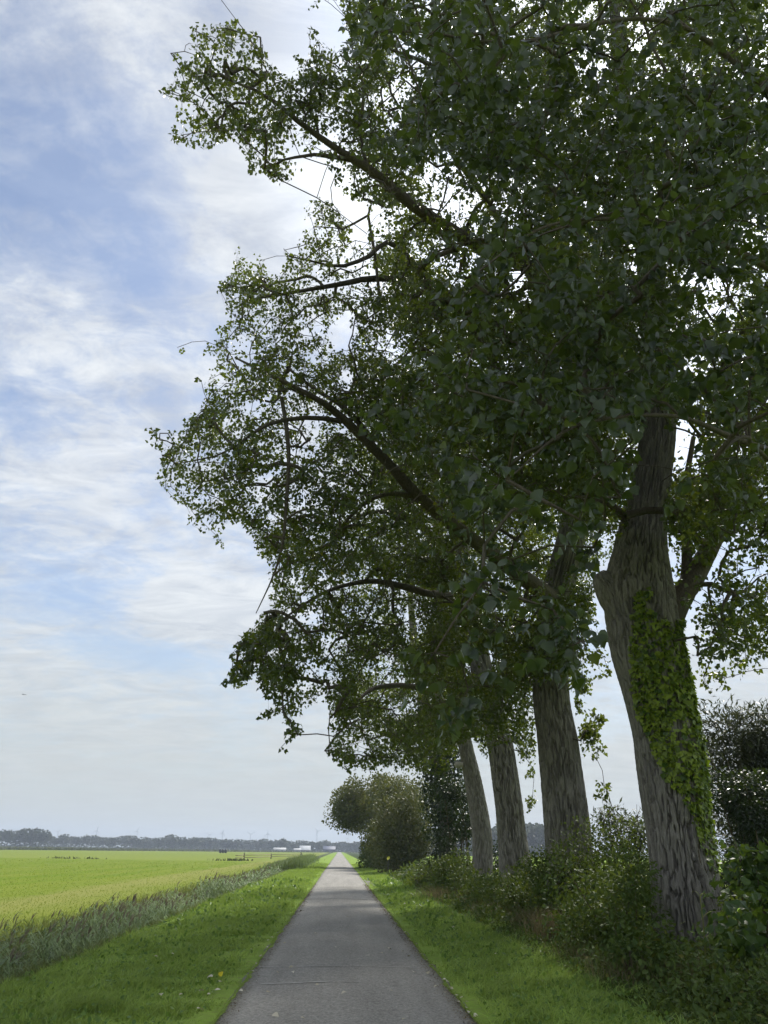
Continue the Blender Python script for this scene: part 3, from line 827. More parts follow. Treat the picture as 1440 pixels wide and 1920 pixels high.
T1.region(RIGHT_TOP, 11.0, 18.5, 2.7)
T1.region([(1240, 880), (1460, 880), (1460, 1360), (1280, 1360)], 12.5, 18.0, 2.6, rad=0.38)
T1.blob((8.5, 15.5, 17.5), (7.0, 5.5, 7.0), 110)
P2 = rooted(pix_path([(1078, 1730, 22.7, 92), (1071, 1660, 22.7, 84), (1064, 1560, 22.7, 82), (1047, 1400, 22.7, 74), (1033, 1300, 22.7, 66), (1038, 1150, 22.6, 58), (1072, 1000, 22.5, 50),
     (1094, 860, 22.4, 42), (1078, 660, 22.2, 34), (1050, 450, 22, 26), (1000, 250, 21.5, 14), (970, 120, 21, 6)]))
L2 = [pix_path([(1045, 1130, 22.6, 40), (930, 1045, 20, 32), (800, 945, 17.5, 27), (740, 882, 16.7, 24), (680, 820, 16, 21), (620, 765, 15.5, 15), (570, 735, 15, 11), (500, 700, 14.7, 7), (440, 670, 14.4, 4)]),
      pix_path([(705, 845, 16.3, 14), (680, 800, 16.2, 13), (640, 760, 15.9, 11), (590, 730, 15.6, 8), (540, 690, 15.2, 5)]),
      pix_path([(640, 790, 15.7, 12), (600, 784, 15.4, 11), (560, 784, 15.1, 10), (517, 791, 14.9, 9), (483, 806, 14.7, 7), (420, 850, 14.4, 4), (330, 870, 14.2, 2)]),
      pix_path([(528, 745, 15, 9), (541, 837, 15, 9), (537, 942, 15, 8), (529, 1025, 15, 6), (510, 1085, 15, 4), (480, 1150, 15, 2)]),
      pix_path([(740, 772, 16.4, 11), (690, 780, 16.1, 10), (640, 790, 15.7, 9)]),
      pix_path([(1090, 760, 22.3, 30), (960, 640, 19.5, 20), (820, 540, 17.5, 16), (712, 522, 16.5, 14), (637, 533, 15.8, 11), (562, 546, 15.2, 8), (480, 560, 14.8, 4)]),
      pix_path([(820, 540, 17.5, 14), (735, 456, 16.5, 11), (690, 482, 16, 10), (637, 500, 15.6, 8), (596, 492, 15.3, 5), (540, 480, 15, 3)]),
      pix_path([(790, 934, 17.4, 12), (730, 925, 16.8, 11), (690, 940, 16.5, 9), (655, 970, 16.2, 7), (640, 1000, 16, 4)]),
      pix_path([(712, 560, 16.4, 7), (703, 480, 16.2, 7), (690, 400, 16.0, 6), (697, 380, 15.9, 3)]),
      pix_path([(1080, 680, 22.2, 24), (940, 420, 20, 16), (820, 250, 18.5, 9)])]
T2 = Tree('poplar_tree', 'straight grey poplar standing next behind the ivy-clad one', P2, L2, 0.100, 102)
B_POLY = [(600, 360), (700, 400), (820, 560), (830, 960), (600, 1060), (480, 1090), (380, 1040), (240, 900), (240, 780), (330, 600), (420, 440)]
T2.region(B_POLY, 13.6, 18.2, 1.7, per=44, rad=0.38, scale=0.86, grp=2)
T2.region([(700, 380), (1240, 420), (1240, 900), (1130, 1150), (1090, 1290), (860, 1290), (700, 1000)], 19.0, 26.0, 1.25)
T2.region([(1062, 1270), (1150, 1270), (1150, 1512), (1090, 1512)], 21.8, 23.2, 2.8, rad=0.3, scale=1.15)
T2.region([(980, 1120), (1120, 1120), (1110, 1290), (1000, 1292)], 18.5, 22.0, 2.2, rad=0.35)
T2.blob((8.5, 22.5, 16), (6, 5.0, 6), 60)
P3 = rooted(pix_path([(975, 1712, 29.5, 64), (968, 1690, 29.5, 56), (960, 1560, 29.5, 50), (949, 1480, 29.5, 49), (938, 1400, 29.5, 46), (915, 1300, 29.5, 42), (890, 1200, 29.4, 38), (870, 1080, 29.2, 32),
     (850, 900, 29, 26), (840, 700, 28.5, 18), (830, 520, 28, 8)]))
L3 = [pix_path([(884, 1180, 29.4, 24), (850, 1122, 27, 20), (800, 1112, 25, 16), (740, 1096, 24, 14), (690, 1090, 23, 11), (620, 1106, 22, 8), (560, 1140, 21, 5), (480, 1200, 20, 3)]),
      pix_path([(868, 1060, 29, 18), (780, 980, 26, 13), (700, 960, 24, 8), (620, 1000, 22.5, 4)]),
      pix_path([(852, 900, 29, 16), (960, 780, 29.5, 10), (1040, 700, 30, 5)])]
T3 = Tree('poplar_tree', 'third poplar trunk from the ivy-clad one, with leafy shoots on its side', P3, L3, 0.106, 103)
C_POLY = [(480, 1000), (700, 1000), (820, 1080), (860, 1260), (760, 1440), (600, 1440), (470, 1420), (390, 1290), (450, 1160), (490, 1100)]
T3.region(C_POLY, 17.5, 24.5, 1.85, per=44, rad=0.42, scale=0.9, grp=2)
T3.region([(700, 620), (1060, 620), (1060, 1290), (970, 1400), (860, 1400), (740, 1300), (700, 1000)], 26.0, 33.0, 0.85, rad=0.5, scale=1.1)
T3.region([(830, 1200), (1000, 1200), (1004, 1340), (968, 1392), (915, 1424), (880, 1390), (850, 1400)], 22.5, 28.5, 2.4, rad=0.4)
T3.region([(395, 1190), (500, 1130), (520, 1310), (570, 1320), (560, 1415), (460, 1415), (440, 1300)], 17.0, 19.0, 3.4, rad=0.26, grp=2)
T3.region([(960, 1380), (1006, 1380), (1006, 1565), (985, 1565)], 28.8, 29.8, 1.6, rad=0.3)
T3.region([(905, 1370), (935, 1370), (940, 1440), (915, 1430)], 29.0, 30.5, 1.4, rad=0.3)
P4 = rooted(pix_path([(908, 1690, 35, 46), (905, 1660, 35, 42), (903, 1560, 35, 42), (890, 1480, 35, 37), (873, 1400, 35, 31), (852, 1300, 34.8, 26), (835, 1200, 34.6, 24), (820, 1000, 34.2, 18), (800, 800, 34, 8)]))
L4 = [pix_path([(860, 1335, 34.8, 15), (800, 1297, 31, 13), (765, 1286, 29, 12), (720, 1287, 27.5, 10), (690, 1297, 26.5, 8), (650, 1335, 25, 4)]),
      pix_path([(868, 1390, 35, 14), (880, 1300, 35.2, 12), (900, 1180, 35.6, 8)])]
T4 = Tree('poplar_tree', 'fourth slender poplar leaning towards the road with a pale knob', P4, L4, 0.12, 104)
T4.region([(590, 1220), (800, 1220), (900, 1380), (800, 1470), (650, 1460), (590, 1400)], 23.0, 30.0, 0.65, per=40, rad=0.45, scale=0.9, grp=2)
T4.region([(640, 780), (1000, 780), (1000, 1380), (800, 1440), (680, 1380)], 31.0, 39.0, 0.8, rad=0.6)
P5 = rooted(pix_path([(840, 1668, 43, 44), (838, 1560, 43, 38), (828, 1450, 43, 32), (804, 1350, 43, 26), (782, 1250, 43, 20), (772, 1150, 43, 14), (760, 1000, 43, 6)]))
L5 = [pix_path([(818, 1400, 43, 14), (770, 1360, 41, 10), (720, 1350, 39, 6)]), pix_path([(828, 1450, 43, 14), (860, 1350, 43.5, 10), (870, 1200, 44, 5)])]
T5 = Tree('poplar_tree', 'farthest poplar of the row, its dark trunk smothered in climbing leaves', P5, L5, 0.13, 105)
T5.region([(650, 1130), (900, 1130), (900, 1400), (850, 1480), (740, 1450), (680, 1380)], 38.0, 47.0, 1.2, rad=0.7)
# the poplar beside the camera, of which only the hanging boughs come into the picture
P0 = [(8.3, 8.6, -0.35, 0.62), (8.3, 8.6, 0.6, 0.55), (8.2, 8.5, 4, 0.45), (8.15, 8.4, 8, 0.34), (8.1, 8.3, 12, 0.22), (8.0, 8.2, 16, 0.10)]
L0 = [[(8.2, 8.5, 4.6, 0.10), (7.0, 8.2, 5.6, 0.07), (*at(1400, 830, 7.6), 0.035), (*at(1260, 780, 7.0), 0.022), (*at(1080, 800, 6.4), 0.013), (*at(950, 900, 6.0), 0.007)],
      [(8.15, 8.4, 6.5, 0.11), (7.2, 8.2, 8.0, 0.08), (*at(1400, 480, 7.6), 0.045), (*at(1240, 420, 7.0), 0.028), (*at(1040, 420, 6.4), 0.016), (*at(880, 520, 5.9), 0.007)],
      [(8.1, 8.4, 8.5, 0.12), (*at(1430, 230, 7.7), 0.035), (*at(1320, 205, 7.4), 0.022), (*at(1262, 156, 7.2), 0.02), (*at(1210, 60, 7.0), 0.018), (*at(1180, -10, 6.8), 0.015), (*at(1000, -60, 6.2), 0.01)],
      [(8.1, 8.35, 10, 0.12), (*at(1300, 60, 7.2), 0.03), (*at(960, 80, 6.2), 0.02), (*at(800, 60, 5.6), 0.012), (*at(690, 60, 5.3), 0.007)],
      [(8.2, 8.5, 4.2, 0.10), (*at(1470, 880, 7.4), 0.03), (*at(1400, 820, 6.4), 0.018), (*at(1340, 860, 5.8), 0.008)]]
T0 = Tree('poplar_tree', 'near poplar showing only large-leaved boughs hanging in at the upper right', P0, L0, 0.105, 100, mat=M_LEAF_NEAR)
T0.region([(630, -40), (1480, -40), (1480, 420), (1100, 420), (900, 330), (760, 250), (640, 90)], 5.0, 9.0, 1.5, per=42, rad=0.36)
T0.region([(800, 420), (1180, 400), (1280, 700), (1180, 860), (1110, 1000), (1060, 1180), (980, 1260), (860, 1180), (770, 950), (760, 700)], 5.4, 8.6, 1.0, per=42, rad=0.36)
T0.region([(1280, 480), (1480, 400), (1480, 960), (1290, 930), (1240, 800)], 5.2, 8.4, 1.5, per=42, rad=0.36)
T0.blob((7.5, 7.0, 13), (4, 4.5, 5), 70)
T1.stub = pix_path([(1222, 1225, 16.28, 60), (1184, 1156, 16.25, 74), (1152, 1112, 16.25, 64), (1132, 1088, 16.28, 44), (1123, 1076, 16.3, 22)])
TREES = [(T0, dict(sides=48, step=0.15, depth=0.03, nf=16, seed=1, parts_leaf=300)), (T1, dict(sides=400, step=0.042, depth=0.105, nf=70, seed=2, parts_leaf=280)),
         (T2, dict(sides=270, step=0.07, depth=0.095, nf=58, seed=3, parts_leaf=120)), (T3, dict(sides=180, step=0.09, depth=0.085, nf=44, seed=4)),
         (T4, dict(sides=140, step=0.08, depth=0.07, nf=36, seed=5)), (T5, dict(sides=64, step=0.1, depth=0.04, nf=14, seed=6))]
for t_, kw in TREES: t_.build(**kw)

# a pale knob where a branch was cut on the fourth trunk
def knob(px, py, Y, r, tree, name='branch_knob'):
    p = at(px, py, Y)
    th = np.linspace(0, 2*math.pi, 10, endpoint=False); rows = []
    for k, (a, s_) in enumerate([(-1.6, 0.8), (-0.8, 0.9), (0.0, 1.0), (0.5, 0.85), (0.85, 0.45)]):
        rows.append(np.stack([np.full_like(th, -a*r), np.cos(th)*s_*r, np.sin(th)*s_*r], 1))
    v = np.concatenate(rows) + p
    i = np.arange(4)[:, None]*10; j = np.arange(10)[None, :]; k2 = (j+1) % 10
    q = np.stack([i+j, i+k2, i+10+k2, i+10+j], -1).reshape(-1, 4)
    part(name, mesh_np(name, v, [q, np.array([[40+i2 for i2 in range(10)]])], True), mat_plain('cut_wood', (0.36, 0.33, 0.29), 0.8, 0.2, 0.2, 9), tree.root, 'pale round knob')
knob(858, 1434, 34.85, 0.15, T4)

# ------------------------------------------------------------------ ivy on the leaning trunk
def build_ivy():
    rng = np.random.default_rng(31)
    Q = resample(P1, 0.04); P, r = Q[:, :3], Q[:, 3]; T, A, B = frames(P)
    poly = fill([(1188, 1112), (1214, 1098), (1228, 1160), (1282, 1156), (1296, 1230), (1312, 1300), (1338, 1400), (1348, 1500), (1352, 1600), (1352, 1650), (1326, 1610), (1306, 1560), (1290, 1508),
                 (1250, 1462), (1230, 1424), (1212, 1380), (1186, 1320), (1178, 1200)])
    n = 60000
    k = rng.integers(0, len(P), n); th = rng.uniform(0, 2*math.pi, n)
    nrm = np.cos(th)[:, None]*A[k] + np.sin(th)[:, None]*B[k]
    C = P[k] + nrm*(r[k]+0.03+0.05*rng.random(n)+0.06*np.clip(vnoise(th*2.5+9, P[k][:, 2]*2.2, seed=77), 0, 1))[:, None]
    view = unit(CAM-C); facing = (nrm*view).sum(1)
    px, py, z = project(C)
    i = np.clip(((py+400)/GY).astype(int), 0, poly.shape[0]-1); j = np.clip(((px+40)/GX).astype(int), 0, poly.shape[1]-1)
    zz = P[k][:, 2]
    back = (facing < 0.05) & (facing > -0.75) & (nrm[:, 0] > 0.25) & (zz > 1.9) & (zz < 6.2)
    ok = ((facing > -0.1) & poly[i, j]) | back
    # thinner towards the ragged foot of the plant, and a bare patch where stems show
    ok &= rng.random(n) < np.clip((zz-1.2)/1.3, 0.25, 1.0)
    ok &= ~((px > 1262) & (px < 1292) & (py > 1350) & (py < 1386) & (rng.random(n) < 0.75))
    C, nrm, facing, zz = C[ok], nrm[ok], facing[ok], zz[ok]
    C, nrm, facing = C[:5200], nrm[:5200], facing[:5200]
    m = len(C)
    Ax = unit(np.array([0, 0, -0.9]) + 0.35*nrm + 0.45*rng.normal(size=(m, 3)))
    Nn = unit(nrm + np.array([0, 0, 0.35]) + 0.35*rng.normal(size=(m, 3)))
    S = 0.105*rng.uniform(0.45, 1.35, m)
    root = empty('ivy', (P1[1][0], P1[1][1], 0.6), 'bright green ivy climbing the side of the thick leaning trunk', 'ivy')
    score = np.where(facing > 0.25, S, 0); sel = np.zeros(m, bool); sel[np.argsort(-score)[:300]] = True
    V, Fc = leaf_cloud(C[~sel], Ax[~sel], Nn[~sel], S[~sel], IVY_T, IVY_F)
    mb = MB(); mb.add(V, Fc, rnd=np.repeat(rng.random((~sel).sum()), len(IVY_T)))
    part('foliage', mb.mesh('foliage'), M_IVY, root, kind='stuff')
    lm = leaf_meshes(M_IVY, IVY_T, IVY_F)
    for q in np.nonzero(sel)[0]: place_leaf('leaf', lm[q % len(lm)], C[q], Ax[q], Nn[q], S[q], root)
    for s_ in range(9):                      # woody stems creeping up the bark
        a0 = rng.uniform(-0.9, 0.9); pts = []
        for kk in range(int(1.0/0.04), int(5.6/0.04), 8):
            if kk >= len(P): break
            a0 += rng.normal()*0.10
            # angle that faces the right-hand, camera side
            e = unit(np.array([0.75, -0.65, 0.0]) + 0.9*a0*np.array([0.65, 0.75, 0.0]))
            e = unit(e - T[kk]*(e@T[kk]))
            pts.append(P[kk] + e*(r[kk]+0.015))
        mbs = MB(); mbs.tube(resample(np.array(pts), 0.12), 0.013, 5)
        part('stem', mbs.mesh('stem', True), M_TWIG, root)
build_ivy()

# ------------------------------------------------------------------ shrubs
def shrub(name, label, x, y, rx, ry, h, n, mat, leaf, tmpl=OVAL_T, faces=OVAL_F, seed=1, lumps=14, group=None, cat='shrub', stems=12, z0=0.0, lean=(0, 0), bottom=0.1, hang=0.35, shell=0.75, leaf_parts=0, top_only=False):
    rng = np.random.default_rng(seed)
    if tmpl is OVAL_T and y > 17: tmpl, faces = OVAL_LO, LEAF_LO_F
    zg = float(right_z(np.array(x), np.array(y))) if x > 1.5 else -0.3
    root = empty(name, (x, y, zg), label, cat, group)
    lc = []
    for k in range(lumps):
        a = rng.uniform(0, 2*math.pi); q = math.sqrt(rng.random())*0.72
        zz = rng.uniform(bottom, 0.80)
        w = math.sqrt(max(0.05, 1-((zz-0.40)/0.62)**2)) if not top_only else math.sqrt(max(0.05, 1-((zz-0.45)/0.5)**2))
        lc.append((math.cos(a)*q*rx*w + lean[0]*zz, math.sin(a)*q*ry*w + lean[1]*zz, z0 + zz*(h-z0)))
    lc = np.array(lc) + np.array([x, y, zg])
    lr = np.array([rng.uniform(0.32, 0.55)*min(rx, ry, h*0.8) for _ in lc])
    ci = rng.integers(0, len(lc), n)
    d = unit(rng.normal(size=(n, 3)))
    rr = np.where(rng.random(n) < shell, rng.uniform(0.75, 1.12, n), rng.uniform(0.2, 1.0, n))
    P = lc[ci] + d*(lr[ci]*rr)[:, None]
    ok = P[:, 2] > zg + 0.03
    P, d, ci = P[ok], d[ok], ci[ok]; m = len(P)
    A = unit(0.7*d + np.array([0, 0, -hang]) + 0.6*rng.normal(size=(m, 3)))
    Nn = unit(0.5*d + np.array([0, 0, 0.6]) + 0.5*rng.normal(size=(m, 3)))
    S = leaf*rng.uniform(0.6, 1.3, m)
    sel = np.zeros(m, bool)
    if leaf_parts:
        dist = np.linalg.norm(P-CAM, axis=1)
        px, py, _z = project(P)
        sc_ = np.where((px < 1436) & (py < 1915), S/dist, 0)*(1+0.6*(d@np.array([0, -1.0, 0])))
        sel[np.argsort(-sc_)[:leaf_parts]] = True
        lm = leaf_meshes(mat, tmpl, faces)
        for q in np.nonzero(sel)[0]: place_leaf('leaf', lm[q % len(lm)], P[q], A[q], Nn[q], S[q], root)
    V, Fc = leaf_cloud(P[~sel], A[~sel], Nn[~sel], S[~sel], tmpl, faces)
    lum = rng.random(len(lc))
    mb = MB(); mb.add(V, Fc, rnd=np.repeat(lum[ci[~sel]]*0.45+rng.random((~sel).sum())*0.55, len(tmpl)))
    part('foliage', mb.mesh('foliage'), mat, root, kind='stuff')
    mbs = MB()
    for k in range(stems):
        c = lc[k % len(lc)]
        b = np.array([x + rng.normal()*0.18*rx, y + rng.normal()*0.18*ry, zg-0.05])
        mid = (b+c)/2 + rng.normal(size=3)*0.08*h
        t = np.linspace(0, 1, 7)[:, None]
        e = c + (c-mid)*0.4
        mbs.tube((1-t)**2*b + 2*t*(1-t)*mid + t*t*e, np.linspace(0.010+0.006*h, 0.004, 7), 5)
    part('stems', mbs.mesh('stems', True), M_TWIG, root)
    return root
GU = 'undergrowth shrubs under the poplars'
def gx(px, Y): return float(at(px, 1600, Y)[0])
shrub('broad_leaved_shrub', 'broad-leaved green shrub filling the lower right corner', gx(1442, 11.2), 11.2, 1.0, 1.1, 1.2, 1300, M_BIGLEAF, 0.135, IVY_T, IVY_F, 41, 16, GU, hang=0.5, leaf_parts=160)
shrub('hop_vine', 'pale round-leaved climber beside the ivy-clad trunk at the right edge', gx(1425, 13.0), 13.0, 0.75, 0.7, 2.05, 520, M_BIGLEAF, 0.135, IVY_T, IVY_F, 42, 8, GU, bottom=0.45, leaf_parts=60)
shrub('bramble', 'dark bramble bush in front of the ivy-clad trunk foot', gx(1135, 14.4), 14.4, 1.0, 1.1, 1.75, 5200, M_BRAMBLE, 0.075, seed=43, lumps=18, group=GU)
shrub('bramble', 'tall olive bramble bush between the first two trunks', gx(1150, 18.6), 18.6, 1.4, 1.3, 2.75, 6200, M_BRAMBLE, 0.078, seed=44, lumps=20, group=GU)
shrub('bramble', 'bramble bush hiding the foot of the second trunk', gx(1055, 19.8), 19.8, 1.2, 1.1, 1.9, 4600, M_BRAMBLE, 0.075, seed=45, lumps=18, group=GU)
shrub('bramble', 'bramble bush between the second and third trunks', gx(1015, 25.5), 25.5, 1.3, 1.2, 2.2, 3800, M_BRAMBLE, 0.09, seed=46, lumps=16, group=GU)
shrub('bramble', 'low bramble at the foot of the third trunk', gx(945, 25.0), 25.0, 1.15, 1.3, 1.1, 2400, M_BRAMBLE, 0.08, seed=47, lumps=14, group=GU)
shrub('bramble', 'low bramble at the foot of the fourth trunk', gx(880, 31.0), 31.0, 1.2, 1.6, 1.2, 2200, M_BRAMBLE, 0.10, seed=48, lumps=14, group=GU)
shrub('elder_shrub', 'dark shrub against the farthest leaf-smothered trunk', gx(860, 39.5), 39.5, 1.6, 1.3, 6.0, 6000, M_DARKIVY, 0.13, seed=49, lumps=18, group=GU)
shrub('grey_shrub', 'small grey-green shrub at the far end of the undergrowth', gx(806, 41.0), 41.0, 1.1, 1.1, 1.55, 1300, M_HEDGE_GREY, 0.11, seed=50, lumps=12, group=GU)
shrub('elder_shrub', 'dark shrub behind the gap between third and fourth trunks', gx(925, 41.0), 41.0, 1.3, 1.3, 3.4, 2200, M_DARKIVY, 0.13, seed=51, lumps=14, group=GU)
shrub('bramble', 'bramble thicket right of the ivy-clad trunk foot', gx(1425, 14.6), 14.6, 0.95, 1.0, 1.35, 3000, M_BRAMBLE, 0.075, seed=52, lumps=16, group=GU)
shrub('willow_shrub', 'tall grey-green willow bush behind the ivy-clad trunk at the right edge', gx(1450, 21.5), 21.5, 2.0, 1.7, 6.3, 42000, M_WILLOW, 0.19, NARROW_T*np.array([1.35, 1, 1]), LEAF_LO_F, 53, 40, None, lean=(0.1, 0), hang=0.2, shell=0.5)
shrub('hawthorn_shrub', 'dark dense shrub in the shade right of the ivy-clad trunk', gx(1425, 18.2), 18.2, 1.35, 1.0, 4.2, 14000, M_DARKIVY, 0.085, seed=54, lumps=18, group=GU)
shrub('willow_sapling', 'slender narrow-leaved sapling rising between the first two trunks', gx(1185, 19.6), 19.6, 0.85, 0.8, 3.5, 1100, M_WILLOW, 0.16, NARROW_T*np.array([1.5, 1, 1]), LEAF_LO_F, 55, 9, GU, lean=(-0.35, 0), bottom=0.55, stems=9, shell=0.2)
shrub('bramble', 'bramble bush behind the second trunk', gx(1100, 26.5), 26.5, 1.2, 1.1, 2.1, 1800, M_BRAMBLE, 0.09, seed=56, lumps=14, group=GU)

for k_, (px_, Y_, r_, h_, lab_) in enumerate([(1110, 16.4, 1.0, 1.35, 'low bramble mound in front of the gap between the first two trunks'), (1270, 13.4, 0.9, 0.5, 'bramble mound before the foot of the ivy-clad trunk'),
        (1190, 17.6, 0.8, 1.5, 'bramble close behind the left flank of the ivy-clad trunk'), (985, 22.0, 1.05, 1.15, 'bramble mound left of the second trunk foot'), (1340, 10.4, 0.75, 0.6, 'low bramble at the bottom edge before the broad-leaved shrub'),
        (1180, 11.9, 0.8, 0.75, 'low bramble nearest the lower right grass'), (905, 27.5, 1.0, 0.95, 'bramble mound between the third and fourth trunk feet'), (850, 35.5, 1.2, 1.6, 'dark bramble before the farthest trunk')]):
    shrub('bramble', lab_, gx(px_, Y_), Y_, r_, r_, h_, int(2300*r_*h_), M_BRAMBLE, 0.072+0.001*Y_, seed=300+k_, lumps=14, group=GU)

# climbing leaves on the farthest trunk
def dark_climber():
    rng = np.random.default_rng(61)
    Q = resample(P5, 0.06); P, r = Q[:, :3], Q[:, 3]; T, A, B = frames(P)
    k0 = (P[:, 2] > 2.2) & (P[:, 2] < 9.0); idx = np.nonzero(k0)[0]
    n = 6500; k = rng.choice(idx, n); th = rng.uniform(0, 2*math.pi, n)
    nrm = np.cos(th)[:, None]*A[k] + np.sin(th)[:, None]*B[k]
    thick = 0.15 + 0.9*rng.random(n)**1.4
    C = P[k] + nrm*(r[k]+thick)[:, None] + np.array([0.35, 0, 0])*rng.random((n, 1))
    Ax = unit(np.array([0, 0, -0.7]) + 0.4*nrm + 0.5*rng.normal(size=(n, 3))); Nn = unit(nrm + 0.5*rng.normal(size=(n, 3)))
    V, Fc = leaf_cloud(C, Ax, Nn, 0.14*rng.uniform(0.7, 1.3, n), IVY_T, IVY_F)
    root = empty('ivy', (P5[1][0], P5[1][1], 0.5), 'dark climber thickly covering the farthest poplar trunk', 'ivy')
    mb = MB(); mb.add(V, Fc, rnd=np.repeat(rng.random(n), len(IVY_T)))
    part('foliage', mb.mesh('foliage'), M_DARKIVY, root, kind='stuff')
    mbs = MB(); mbs.tube(P[:120]+np.array([-0.0, -0.42, 0]), 0.03, 5)
    part('stem', mbs.mesh('stem', True), M_TWIG, root)
dark_climber()

# the round willow and the bush in front of it, farther along the verge
def round_tree(name, label, c, r, zc, rz, trunk_r, n, leaf, mat, seed, tx=0.0, lumps=40, group=None):
    rng = np.random.default_rng(seed)
    root = empty(name, (c[0], c[1], 0.0), label, 'tree', group)
    mb = MB(); zt = zc - 0.2*rz
    pts = np.array([(c[0]+tx, c[1], -0.1), (c[0]+tx*0.9, c[1], zt*0.35), (c[0]+tx*0.6, c[1], zt*0.7), (c[0]+tx*0.2, c[1], zt)])
    mb.tube(resample(pts, 0.4), np.linspace(trunk_r, trunk_r*0.6, len(resample(pts, 0.4))), 12)
    part('trunk', mb.mesh('trunk', True), M_LIMB, root)
    d = unit(rng.normal(size=(lumps, 3))); d[:, 2] = np.abs(d[:, 2])*1.0 - 0.35; d = unit(d)
    lc = np.array([c[0], c[1], zc]) + d*np.array([r, r*0.9, rz])*rng.uniform(0.45, 0.86, (lumps, 1))
    lr = rng.uniform(0.20, 0.34, lumps)*min(r, rz)
    mbs = MB()
    for q in lc[:26]:
        b = pts[-1]; mid = (b+q)/2 + np.array([0, 0, 0.1*r])
        t = np.linspace(0, 1, 6)[:, None]
        mbs.tube((1-t)**2*b+2*t*(1-t)*mid+t*t*q, np.linspace(trunk_r*0.35, 0.02, 6), 5)
    part('branches', mbs.mesh('branches', True), M_LIMB, root)
    ci = rng.integers(0, lumps, n); dd = unit(rng.normal(size=(n, 3)))
    rr = np.where(rng.random(n) < 0.7, rng.uniform(0.8, 1.15, n), rng.uniform(0.3, 1.0, n))
    P = lc[ci] + dd*(lr[ci]*rr)[:, None]
    A = unit(0.8*dd + np.array([0, 0, 0.1]) + 0.5*rng.normal(size=(n, 3))); Nn = unit(dd + 0.6*rng.normal(size=(n, 3)))
    V, Fc = leaf_cloud(P, A, Nn, leaf*rng.uniform(0.6, 1.3, n), OVAL_LO, LEAF_LO_F)
    lum = rng.random(lumps)
    mb = MB(); mb.add(V, Fc, rnd=np.repeat(lum[ci]*0.5+rng.random(n)*0.5, len(OVAL_LO)))
    part('crown', mb.mesh('crown'), mat, root, kind='stuff')
    return root
wp = at(706, 1520, 88.0)
round_tree('willow_tree', 'round olive-green tree overhanging the far road', (wp[0]+0.1, 88.0), 5.3, wp[2]-0.2, 4.1, 0.45, 20000, 0.30, M_HEDGE_OLIVE, 71, tx=-0.6, lumps=80)
shrub('willow_shrub', 'large grey-green bush in front of the round olive-green tree', gx(752, 67.0), 67.0, 2.7, 2.4, 6.6, 14000, M_HEDGE_GREY, 0.22, seed=72, lumps=46, cat='shrub', stems=14, hang=-0.2)
shrub('hawthorn_shrub', 'dark shrub hugging the trunk of the round olive-green tree', gx(702, 84.0), 84.0, 1.6, 4.0, 4.2, 4200, M_BRAMBLE, 0.24, seed=73, lumps=24)
shrub('hawthorn_shrub', 'olive shrub on the far side of the round olive-green tree', gx(764, 80.0), 80.0, 3.4, 3.0, 9.0, 9000, M_HEDGE_OLIVE, 0.26, seed=74, lumps=30)
shrub('hawthorn_shrub', 'olive-green shrub filling the middle between the round tree and the large bush', gx(728, 78.0), 78.0, 2.8, 2.6, 9.0, 9000, M_HEDGE_OLIVE, 0.26, seed=75, lumps=34)
yp = at(728, 1609, 64.0)
def marker():
    root = empty('marker_post', (yp[0], yp[1], 0.0), 'small yellow marker plate on a post in the dark bush', 'marker')
    mb = MB(); mb.box((yp[0], yp[1]+0.03, yp[2]/2), (0.05, 0.05, yp[2]))
    part('post', mb.mesh('post'), mat_plain('grey_post', (0.10, 0.10, 0.09), 0.8), root)
    mb = MB(); v = np.array([(-0.13, 0, -0.02), (-0.04, 0, -0.14), (0.12, 0, -0.03), (0.11, 0, 0.10), (0.02, 0, 0.14), (-0.09, 0, 0.07)])
    v = v + yp; w = v + np.array([0, 0.02, 0])
    mb.add(np.vstack([v, w]), [(0, 1, 2, 3, 4, 5), (11, 10, 9, 8, 7, 6)], [(i, (i+1) % 6, (i+1) % 6+6, i+6) for i in range(6)])
    part('plate', mb.mesh('plate'), mat_plain('yellow_paint', (0.75, 0.70, 0.12), 0.5, 0.4, 0.08), root)
marker()

# ------------------------------------------------------------------ grass, dry stalks, reeds
BLADE = np.array([(-0.5, 0.0), (0.5, 0.0), (-0.36, 0.55), (0.36, 0.55), (0.0, 1.0)])
BLADE_F = np.array([(0, 1, 3), (0, 3, 2), (2, 3, 4)])
TRI_F = np.array([(0, 1, 2)])
def blades(P, H, W, lean, rng, detail=True, spread=0.32):
    n = len(P)
    a = rng.uniform(0, 2*math.pi, n); side = np.stack([np.cos(a), np.sin(a), np.zeros(n)], 1)
    up = np.zeros((n, 3)); up[:, 2] = 1
    L = lean + rng.normal(size=(n, 3))*np.array([spread, spread, 0.0])
    if detail:
        t = BLADE[:, 1]
        ctr = P[:, None, :] + H[:, None, None]*(t[None, :, None]*up[:, None, :]*(1-0.22*t[None, :, None]) + (t**2)[None, :, None]*L[:, None, :])
        V = ctr + W[:, None, None]*BLADE[None, :, 0, None]*side[:, None, :]
        F_ = BLADE_F
    else:
        t = np.array([0, 0, 1.0]); sx = np.array([-0.5, 0.5, 0])
        V = P[:, None, :] + H[:, None, None]*(t[None, :, None]*up[:, None, :] + t[None, :, None]*L[:, None, :]*0.8) + W[:, None, None]*sx[None, :, None]*side[:, None, :]
        F_ = TRI_F
    k = V.shape[1]
    return V.reshape(-1, 3), (F_[None]+(np.arange(n)*k)[:, None, None]).reshape(-1, 3), k
def ysample(rng, n, y0, y1, p=1.6):
    u = rng.random(n); q = 1-p
    return (y0**q + u*(y1**q-y0**q))**(1/q)
